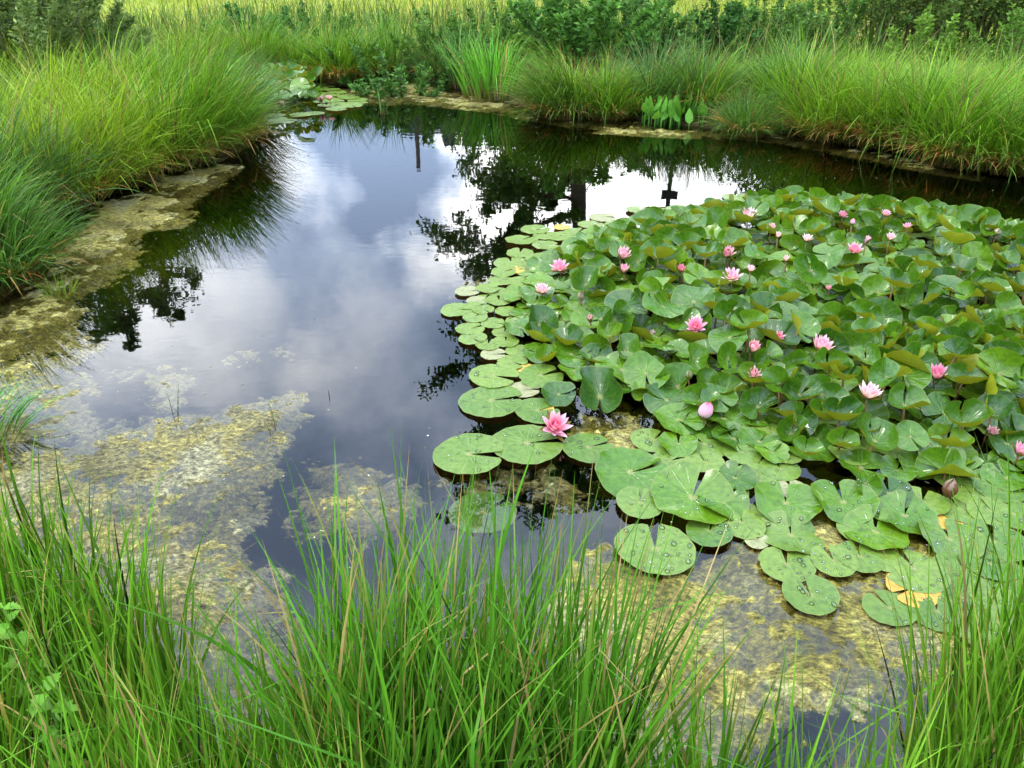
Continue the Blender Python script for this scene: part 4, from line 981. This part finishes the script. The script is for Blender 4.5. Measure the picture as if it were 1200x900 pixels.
def tree(x, y, h, spread, trunk_r, label, crown0=.25, nlimb=16, leaves=9000, leaf=.16, a=(.045, .10, .016), b=(.09, .165, .022), name='tree', cat='tree', group='trees beyond the pond', stems=1, lop=(0, 0), clump=.45, z=None, bare=False):
    zz = float(ground_z(np.array([x]), np.array([y]))[0][0]) if z is None else z
    root = empty(name, (x, y, zz)); setp(root, label, cat, group)
    S, Lf = Bag(), Bag(); tips = []
    for s in range(stems):
        sa = random.uniform(0, 6.28); so = 0 if stems == 1 else trunk_r * 2.2
        lean = np.array([math.cos(sa), math.sin(sa)]) * (0.02 if stems == 1 else .12)
        pts = [np.array([so * math.cos(sa) + lean[0] * h * t + random.gauss(0, .008 * h) * (t > 0), so * math.sin(sa) + lean[1] * h * t + random.gauss(0, .008 * h) * (t > 0), h * t * .95 - (.1 if t == 0 else 0)]) for t in np.linspace(0, 1, 9)]
        rad = trunk_r * (1 - .92 * np.linspace(0, 1, 9) ** .8); rad[0] *= 1.3
        V, Q, T = tube(pts, rad, 9); S.add(V, Q, T, (.065, .05, .035))
        P = np.array(pts)
        for i in range(nlimb // stems):
            t = crown0 + (1 - crown0) * ((i + random.random()) / (nlimb // stems)) ** .9; f = t * 8; k = min(int(f), 7); o = P[k] * (1 - f + k) + P[k + 1] * (f - k)
            az = i * 2.4 + random.gauss(0, .4); prof = math.sin(PI * min(1, (t - crown0) / (1 - crown0) * .8 + .2)) ** .7
            if bare and t < .44 and math.cos(az) > .3: continue
            ln = spread * (.16 + .9 * prof ** 1.5) * random.uniform(.7, 1.15)
            up = .25 + .9 * (t - .3)
            d = np.array([math.cos(az) + lop[0], math.sin(az) + lop[1], up]); d /= np.linalg.norm(d)
            lp = [o + d * ln * q + np.array([random.gauss(0, .03 * ln), random.gauss(0, .03 * ln), -.12 * ln * q * q]) for q in np.linspace(0, 1, 5)]
            r0 = max(.02, trunk_r * .38 * (1 - t * .6)); V, Q, T = tube(lp, np.linspace(r0, .012, 5), 6); S.add(V, Q, T, (.06, .048, .034))
            lp = np.array(lp)
            for j in range(6):
                q = random.uniform(.25, 1.0) * 4; kk_ = min(int(q), 3); b0 = lp[kk_] * (1 - q + kk_) + lp[kk_ + 1] * (q - kk_)
                d2 = d * .6 + np.array([random.gauss(0, .7), random.gauss(0, .7), random.gauss(.1, .4)]); d2 /= np.linalg.norm(d2); l2 = ln * random.uniform(.22, .5)
                e2 = b0 + d2 * l2; V, Q, T = tube([b0, (b0 + e2) / 2 + [0, 0, .04 * l2], e2], [.018, .011, .005], 4); S.add(V, Q, T, (.06, .048, .034))
                for q2 in (.35, .6, .85, 1.05): tips.append((b0 + d2 * l2 * q2, l2))
    tp = np.array([t[0] for t in tips]); tl = np.array([t[1] for t in tips]); ii = rng.integers(0, len(tp), leaves)
    cen = tp[ii] + rng.normal(0, 1, (leaves, 3)) * (np.minimum(tl[ii], 1.6) * clump * .42)[:, None] * [1, 1, .8]
    di = rng.normal(0, 1, (leaves, 3)); di[:, 2] -= .4
    tint = .75 + .5 * rng.random(len(tp))
    leafmesh(Lf, cen, di, leaf * rng.uniform(.6, 1.3, leaves), .6, hue(leaves, a, b, 0, jit=.2) * tint[ii][:, None])
    link('trunk', S.mesh('trunk'), M['bark'], root); link('crown', Lf.mesh('crown'), M['tree'], root)
    return root
def azp(px, py_ref, dist):
    """Ground point at a distance along the heading of photo column px at row py_ref."""
    u, v = px - 600, py_ref - 450; fh = CP * F - SP * v; a = math.atan2(u, fh); return dist * math.sin(a), dist * math.cos(a)

random.seed(5); x, y = azp(105, 25, 15.5)
tree(x, y, 4.95, 1.15, .08, 'multi stemmed willow tree with dark bare lower stems at the corner', .42, 24, 9000, .085, (.06, .11, .025), (.11, .18, .04), 'willow_tree', 'tree', None, stems=4, lop=(.35, -.1))
x, y = azp(680, 235, 27)
tree(x, y, 20, 5.2, .42, 'large broad alder tree mirrored in the pond beside the lily bed', .27, 40, 46000, .20, name='alder_tree', cat='tree', lop=(-.28, 0), clump=.3, bare=True)
for (px, pr, dist, h_, sp_, lab) in [(965, 180, 26, 9.5, 2.8, 'leafy ash tree beyond the willow bushes'), (1010, 200, 24, 9.0, 3.4, 'dense maple tree behind the broad willow bush'), (1120, 220, 23, 10.0, 3.6, 'tall dark maple tree behind the tall willow bush'), (1230, 230, 21, 10, 3.6, 'wide ash tree past the frame edge'),
   (590, 165, 34, 8.4, 3.0, 'round field maple across the meadow next to the alder'), (640, 170, 30, 7.2, 2.4, 'small ash tree just beside the alder trunk')]:
    x, y = azp(px, pr, dist); tree(x, y, h_, sp_, .16, lab, .12, 30, 13000, .17)

# utility poles and the post with two boards, seen mirrored in the water
def pole(px, pr, dist, h_, label, boards=0):
    x, y = azp(px, pr, dist); root = empty('sign_post' if boards else 'utility_pole', (x, y, .4)); setp(root, label, 'sign post' if boards else 'utility pole')
    V, Q, T = tube([(0, 0, -.3), (0, 0, h_ * .5), (0, 0, h_)], [.10 if boards else .15, .09 if boards else .13, .08 if boards else .11], 10)
    link('post', np_mesh('post', V, Q, T, np.tile([[.06, .05, .04]], (len(V), 1))), M['bark'], root)
    def box(nm, cx, cy, cz, sx, sy, sz, col):
        b_ = bmesh.new(); bmesh.ops.create_cube(b_, size=1, matrix=Matrix.Translation((cx, cy, cz)) @ Matrix.Diagonal((sx, sy, sz, 1)))
        bmesh.ops.bevel(b_, geom=b_.edges[:], offset=.01, segments=1, affect='EDGES')
        me = bpy.data.meshes.new(nm); b_.to_mesh(me); b_.free(); at2 = me.attributes.new('col', 'FLOAT_COLOR', 'POINT')
        for d_ in at2.data: d_.color = (*col, 1)
        link(nm, me, M['bark'], root)
    if boards:
        box('board', 0, -.14, h_ - .35, .62, .05, .32, (.03, .028, .026)); box('board', 0, -.14, h_ - .95, .62, .05, .30, (.03, .028, .026))
    else:
        V, Q, T = tube([(.9, 0, -.2), (.14, 0, h_ * .8)], [.1, .08], 8); link('brace_pole', np_mesh('brace', V, Q, T, np.tile([[.06, .05, .04]], (len(V), 1))), M['bark'], root)
pole(491, 200, 42, 8.6, 'wooden utility pole with leaning brace mirrored in the pond')
pole(783, 235, 30, 7.3, 'post with two dark boards mirrored beside the lily bed', 2)

# wooded hill far behind
def hill_z(X, Y): return 62 * np.exp(-(((X + 10) / 120) ** 2 + ((Y - 330) / 90) ** 2)) + 34 * np.exp(-(((X - 200) / 160) ** 2 + ((Y - 360) / 90) ** 2)) - 2
hx, hy = np.meshgrid(np.linspace(-420, 520, 80), np.linspace(140, 560, 40)); hz = hill_z(hx, hy) + 3 * fbm(hx, hy, .02, 3)
id_ = np.arange(hx.size).reshape(hx.shape); Q = np.stack([id_[:-1, :-1], id_[:-1, 1:], id_[1:, 1:], id_[1:, :-1]], -1).reshape(-1, 4)
hl = link('hill', np_mesh('hill', np.stack([hx, hy, hz], -1), Q, None, np.tile([[.03, .05, .02]], (hx.size, 1))), M['ground']); setp(hl, kind='structure')
B = Bag(); nT = 2600
tx, ty = rng.uniform(-300, 380, nT), rng.uniform(190, 380, nT); tz = hill_z(tx, ty); ok = tz > 3; tx, ty, tz = tx[ok], ty[ok], tz[ok]
for x, y, z in zip(tx, ty, tz):
    hh = random.uniform(7, 12); r_ = hh * .24; c_ = np.array([.022, .045, .022]) * random.uniform(.6, 1.5); n_ = 7; jit = rng.uniform(.7, 1.3, (3, n_))
    an = np.arange(n_) * 2 * PI / n_
    V = [(x, y, z + hh)]
    for ri, (fz, fr_) in enumerate(((.65, .5), (.35, .9), (.08, .8))):
        for k_ in range(n_): V.append((x + r_ * fr_ * jit[ri, k_] * math.cos(an[k_]), y + r_ * fr_ * jit[ri, k_] * math.sin(an[k_]), z + hh * fz))
    T = [(0, 1 + k_, 1 + (k_ + 1) % n_) for k_ in range(n_)]
    Q = [(1 + ri * n_ + k_, 1 + (ri + 1) * n_ + k_, 1 + (ri + 1) * n_ + (k_ + 1) % n_, 1 + ri * n_ + (k_ + 1) % n_) for ri in (0, 1) for k_ in range(n_)]
    B.add(V, Q, T, c_)
setp(link('far_forest', B.mesh('far_forest', False), M['tree']), 'dark wooded slope far beyond the meadow', 'forest', None, 'stuff')

# ------------------------------------------------------------------ grass of bank and meadow (beyond counting)
def sward(n, region, Lr, w, a, b, label, dry=.05, S=4, maxd=99, mind=.15, name='grass', tipc=None, wedge=True):
    x = rng.uniform(region[0], region[1], n); y = rng.uniform(region[2], region[3], n)
    ok = (np.abs(x) < y * .80 + 1.0) | (not wedge); x, y = x[ok], y[ok]
    z, d = ground_z(x, y); ok = (d > mind) & (d < maxd); x, y, z = x[ok], y[ok], z[ok]; m = len(x)
    pat = .75 + .9 * (fbm(x, y, .55, 3, 3) + .5) * .6
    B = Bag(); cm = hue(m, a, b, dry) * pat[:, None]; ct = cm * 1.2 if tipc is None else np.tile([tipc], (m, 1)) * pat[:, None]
    L_ = rng.uniform(*Lr, m) * (.7 + .6 * (fbm(x, y, .8, 2, 9) + .5))
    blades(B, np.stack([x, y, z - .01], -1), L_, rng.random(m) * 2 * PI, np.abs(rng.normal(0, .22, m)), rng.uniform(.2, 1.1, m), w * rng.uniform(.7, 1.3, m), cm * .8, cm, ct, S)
    setp(link(name, B.mesh(name), M['grass']), label, 'grass', None, 'stuff')
sward(26000, (-9, 9, 3.0, 14), (.18, .42), .008, (.035, .10, .014), (.085, .17, .022), 'rank grass between the tussocks on the banks', mind=.75, maxd=3.2, S=5)
sward(80000, (-22, 22, 11, 30), (.10, .22), .014, (.19, .27, .022), (.31, .36, .05), 'yellow green meadow grass rising behind the pond', dry=.10, mind=1.4, S=4)
sward(1800, (-10, 12, 9, 18), (.5, .85), .008, (.15, .2, .03), (.22, .26, .06), 'tall thin flowering grass stalks along the meadow edge', dry=.35, mind=1.0, maxd=4.5, S=5, tipc=(.30, .21, .13))
sward(16000, (-30, 30, 28, 60), (.3, .6), .05, (.13, .2, .025), (.2, .27, .04), 'distant meadow grass across the field', mind=3, S=3)

sward(26000, (-14, 14, 8, 18), (.35, .75), .012, (.04, .11, .016), (.10, .19, .028), 'rank green weeds in the belt behind the tussocks', mind=2.0, maxd=5.0, S=5)

sward(14000, (1.4, 9, .3, 4.5), (.25, .55), .008, (.06, .16, .012), (.12, .25, .022), 'rank grass on the near bank beyond the last pads', mind=.04, maxd=3, S=5, wedge=False)
sward(9000, (-6, -1.0, -.2, 3.2), (.25, .55), .008, (.06, .16, .012), (.12, .25, .022), 'rank grass on the near bank behind the corner sedges', mind=.04, maxd=3, S=5, wedge=False)

# lobed herbs among the near grass
def herb(x, y, h, label, n=7, s=.042):
    zz = max(0, float(ground_z(np.array([x]), np.array([y]))[0][0])); root = empty('nettle', (x, y, zz)); setp(root, label, 'herb', 'lime green herbs in the near grass')
    pts = [(0, 0, -.02), (.01, .01, h * .5), (.015, .02, h)]; V, Q, T = tube(pts, [.004, .003, .002], 6)
    link('stem', np_mesh('stem', V, Q, T, np.tile([[.12, .22, .03]], (len(V), 1))), M['stalk'], root)
    for i in range(n):
        t = .45 + .55 * i / (n - 1)
        for sd in (0, PI):
            az = i * 1.57 + sd; nn = 11; tt_ = np.linspace(0, 1, nn); L_ = s * (1.35 - .7 * (t - .45)) * random.uniform(.8, 1.2)
            wv = L_ * .62 * np.sin(PI * tt_ ** .7) ** .9 * (1 - .35 * (np.arange(nn) % 2)); wv[0] = wv[-1] = .001
            droop = -.9 * tt_ ** 2 * L_ * .5 + tt_ * L_ * .35
            Vv, Qq = [], []
            for k_ in range(nn):
                for sg in (-1, 0, 1): Vv.append((L_ * tt_[k_], sg * wv[k_] * .5, droop[k_] + abs(sg) * .15 * wv[k_]))
            for k_ in range(nn - 1):
                for c_ in (0, 1): Qq.append((3 * k_ + c_, 3 * k_ + c_ + 1, 3 * k_ + c_ + 4, 3 * k_ + c_ + 3))
            Vv = rotz(np.array(Vv), az); f = t * 2; kk_ = min(int(f), 1); P = np.array(pts); Vv = Vv + (P[kk_] * (1 - f + kk_) + P[kk_ + 1] * (f - kk_))
            c_ = np.array([.11, .27, .02]) * random.uniform(.85, 1.2); link('leaf', np_mesh('leaf', Vv, Qq, None, np.tile([c_], (len(Vv), 1))), M['grass'], root)
herb(*at(22, 790, .35)[:2], .46, 'lime green toothed herb poking through the corner sedges')
herb(*at(75, 900, .25)[:2], .40, 'grey green lobed herb low in the corner grass', 6, .05)

# ------------------------------------------------------------------ sky, sun, camera
EL, AZ = math.radians(58), math.radians(-80)          # sun high, behind thin cloud beyond the left bank
wd = bpy.data.worlds.new('World'); sc.world = wd; wd.use_nodes = True
nt = wd.node_tree; nt.nodes.clear()
out = N(nt, 'OutputWorld'); bg = N(nt, 'Background', i_Strength=.10); L(nt, bg.outputs[0], out.inputs[0])
sky = N(nt, 'TexSky', sky_type='NISHITA', sun_disc=False, sun_elevation=EL, sun_rotation=AZ)
tc = N(nt, 'TexCoord'); dirv = tc.outputs['Generated']
nz = N(nt, 'TexNoise', i_Scale=2.6, i_Detail=6.0, i_Roughness=.55); L(nt, dirv, nz.inputs['Vector'])
nf = N(nt, 'TexNoise', i_Scale=6.5, i_Detail=8.0, i_Roughness=.55); L(nt, dirv, nf.inputs['Vector'])
wc = N(nt, 'VectorMath', operation='MULTIPLY_ADD'); L(nt, nf.outputs['Color'], wc.inputs[0]); wc.inputs[1].default_value = (.30, .30, .26); L(nt, dirv, wc.inputs[2])
off = N(nt, 'VectorMath', operation='SUBTRACT'); L(nt, wc.outputs[0], off.inputs[0]); off.inputs[1].default_value = (.15, .15, .13)
nrm = N(nt, 'VectorMath', operation='NORMALIZE'); L(nt, off.outputs[0], nrm.inputs[0])
def skydir(px, py):
    u, v = px - 600, py - 450; d = Vector((u, CP * F - SP * v, SP * F + CP * v)); return d.normalized()
val = mth(nt, 'MULTIPLY_ADD', nz.outputs[0], 2.4, -1.0)
val = mth(nt, 'ADD', mth(nt, 'MAXIMUM', val, .08), mth(nt, 'MULTIPLY_ADD', nf.outputs[0], 2.1, -1.02))
zs = N(nt, 'SeparateXYZ'); L(nt, dirv, zs.inputs[0]); zr = N(nt, 'MapRange', interpolation_type='SMOOTHSTEP'); zr.inputs[1].default_value = .74; zr.inputs[2].default_value = .97; zr.inputs[4].default_value = .9
L(nt, zs.outputs[2], zr.inputs[0]); val = mth(nt, 'ADD', val, zr.outputs[0])
for (px, py, rad, amp) in [(572, 232, 7.5, 1.0), (320, 188, 4, .8), (625, 215, 6, .6), (790, 225, 8, 1.1), (720, 190, 6, .5), (590, 205, 5, .5), (400, 225, 9, -.35), (450, 205, 5, -.4), (480, 480, 14, -.25), (435, 315, 7, .3), (90, 390, 10, .4), (335, 365, 7, .35), (240, 440, 8, .1), (430, 405, 5, .3), (160, 320, 8, .35), (650, 640, 14, .3), (400, 620, 10, .1)]:
    d = skydir(px, py); dp = N(nt, 'VectorMath', operation='DOT_PRODUCT'); L(nt, nrm.outputs[0], dp.inputs[0]); dp.inputs[1].default_value = d
    mr = N(nt, 'MapRange', interpolation_type='SMOOTHSTEP'); mr.inputs[1].default_value = math.cos(math.radians(rad * 1.25)); mr.inputs[2].default_value = math.cos(math.radians(rad * .35)); mr.inputs[3].default_value = 0; mr.inputs[4].default_value = amp
    L(nt, dp.outputs['Value'], mr.inputs[0]); val = mth(nt, 'ADD', val, mr.outputs[0])
cl = ramp(nt, mth(nt, 'MULTIPLY', val, .55, clamp=True), [(.0, (.24, .32, .47)), (.22, (.42, .51, .68)), (.5, (.80, .86, .96)), (1.0, (1.5, 1.5, 1.5))])
cl = mixc(nt, 1.0, cl, (38., 38., 38.), 'MULTIPLY')
L(nt, mixc(nt, .93, sky.outputs[0], cl), bg.inputs[0])

sd = bpy.data.lights.new('sun', 'SUN'); sd.energy = 1.5; sd.angle = math.radians(14); sd.color = (1, .96, .88)
so = bpy.data.objects.new('sun', sd); COL.objects.link(so)
sv = Vector((math.sin(AZ) * math.cos(EL), math.cos(AZ) * math.cos(EL), math.sin(EL)))
so.rotation_euler = sv.to_track_quat('Z', 'Y').to_euler()

cam = bpy.data.cameras.new('camera'); cam.sensor_width = 36; cam.lens = F / 1200 * 36; cam.clip_end = 3000; cam.clip_start = .05
co = bpy.data.objects.new('camera', cam); COL.objects.link(co); co.location = (0, 0, H); co.rotation_euler = (PI / 2 - PITCH, 0, 0)
sc.camera = co
sc.view_settings.view_transform = 'Standard'; sc.view_settings.look = 'None'; sc.view_settings.exposure = 0.72; sc.view_settings.gamma = 1
sc.render.engine = 'CYCLES'
sc.cycles.max_bounces = 8; sc.cycles.transparent_max_bounces = 16; sc.cycles.caustics_reflective = False; sc.cycles.caustics_refractive = False
sc.cycles.use_denoising = True
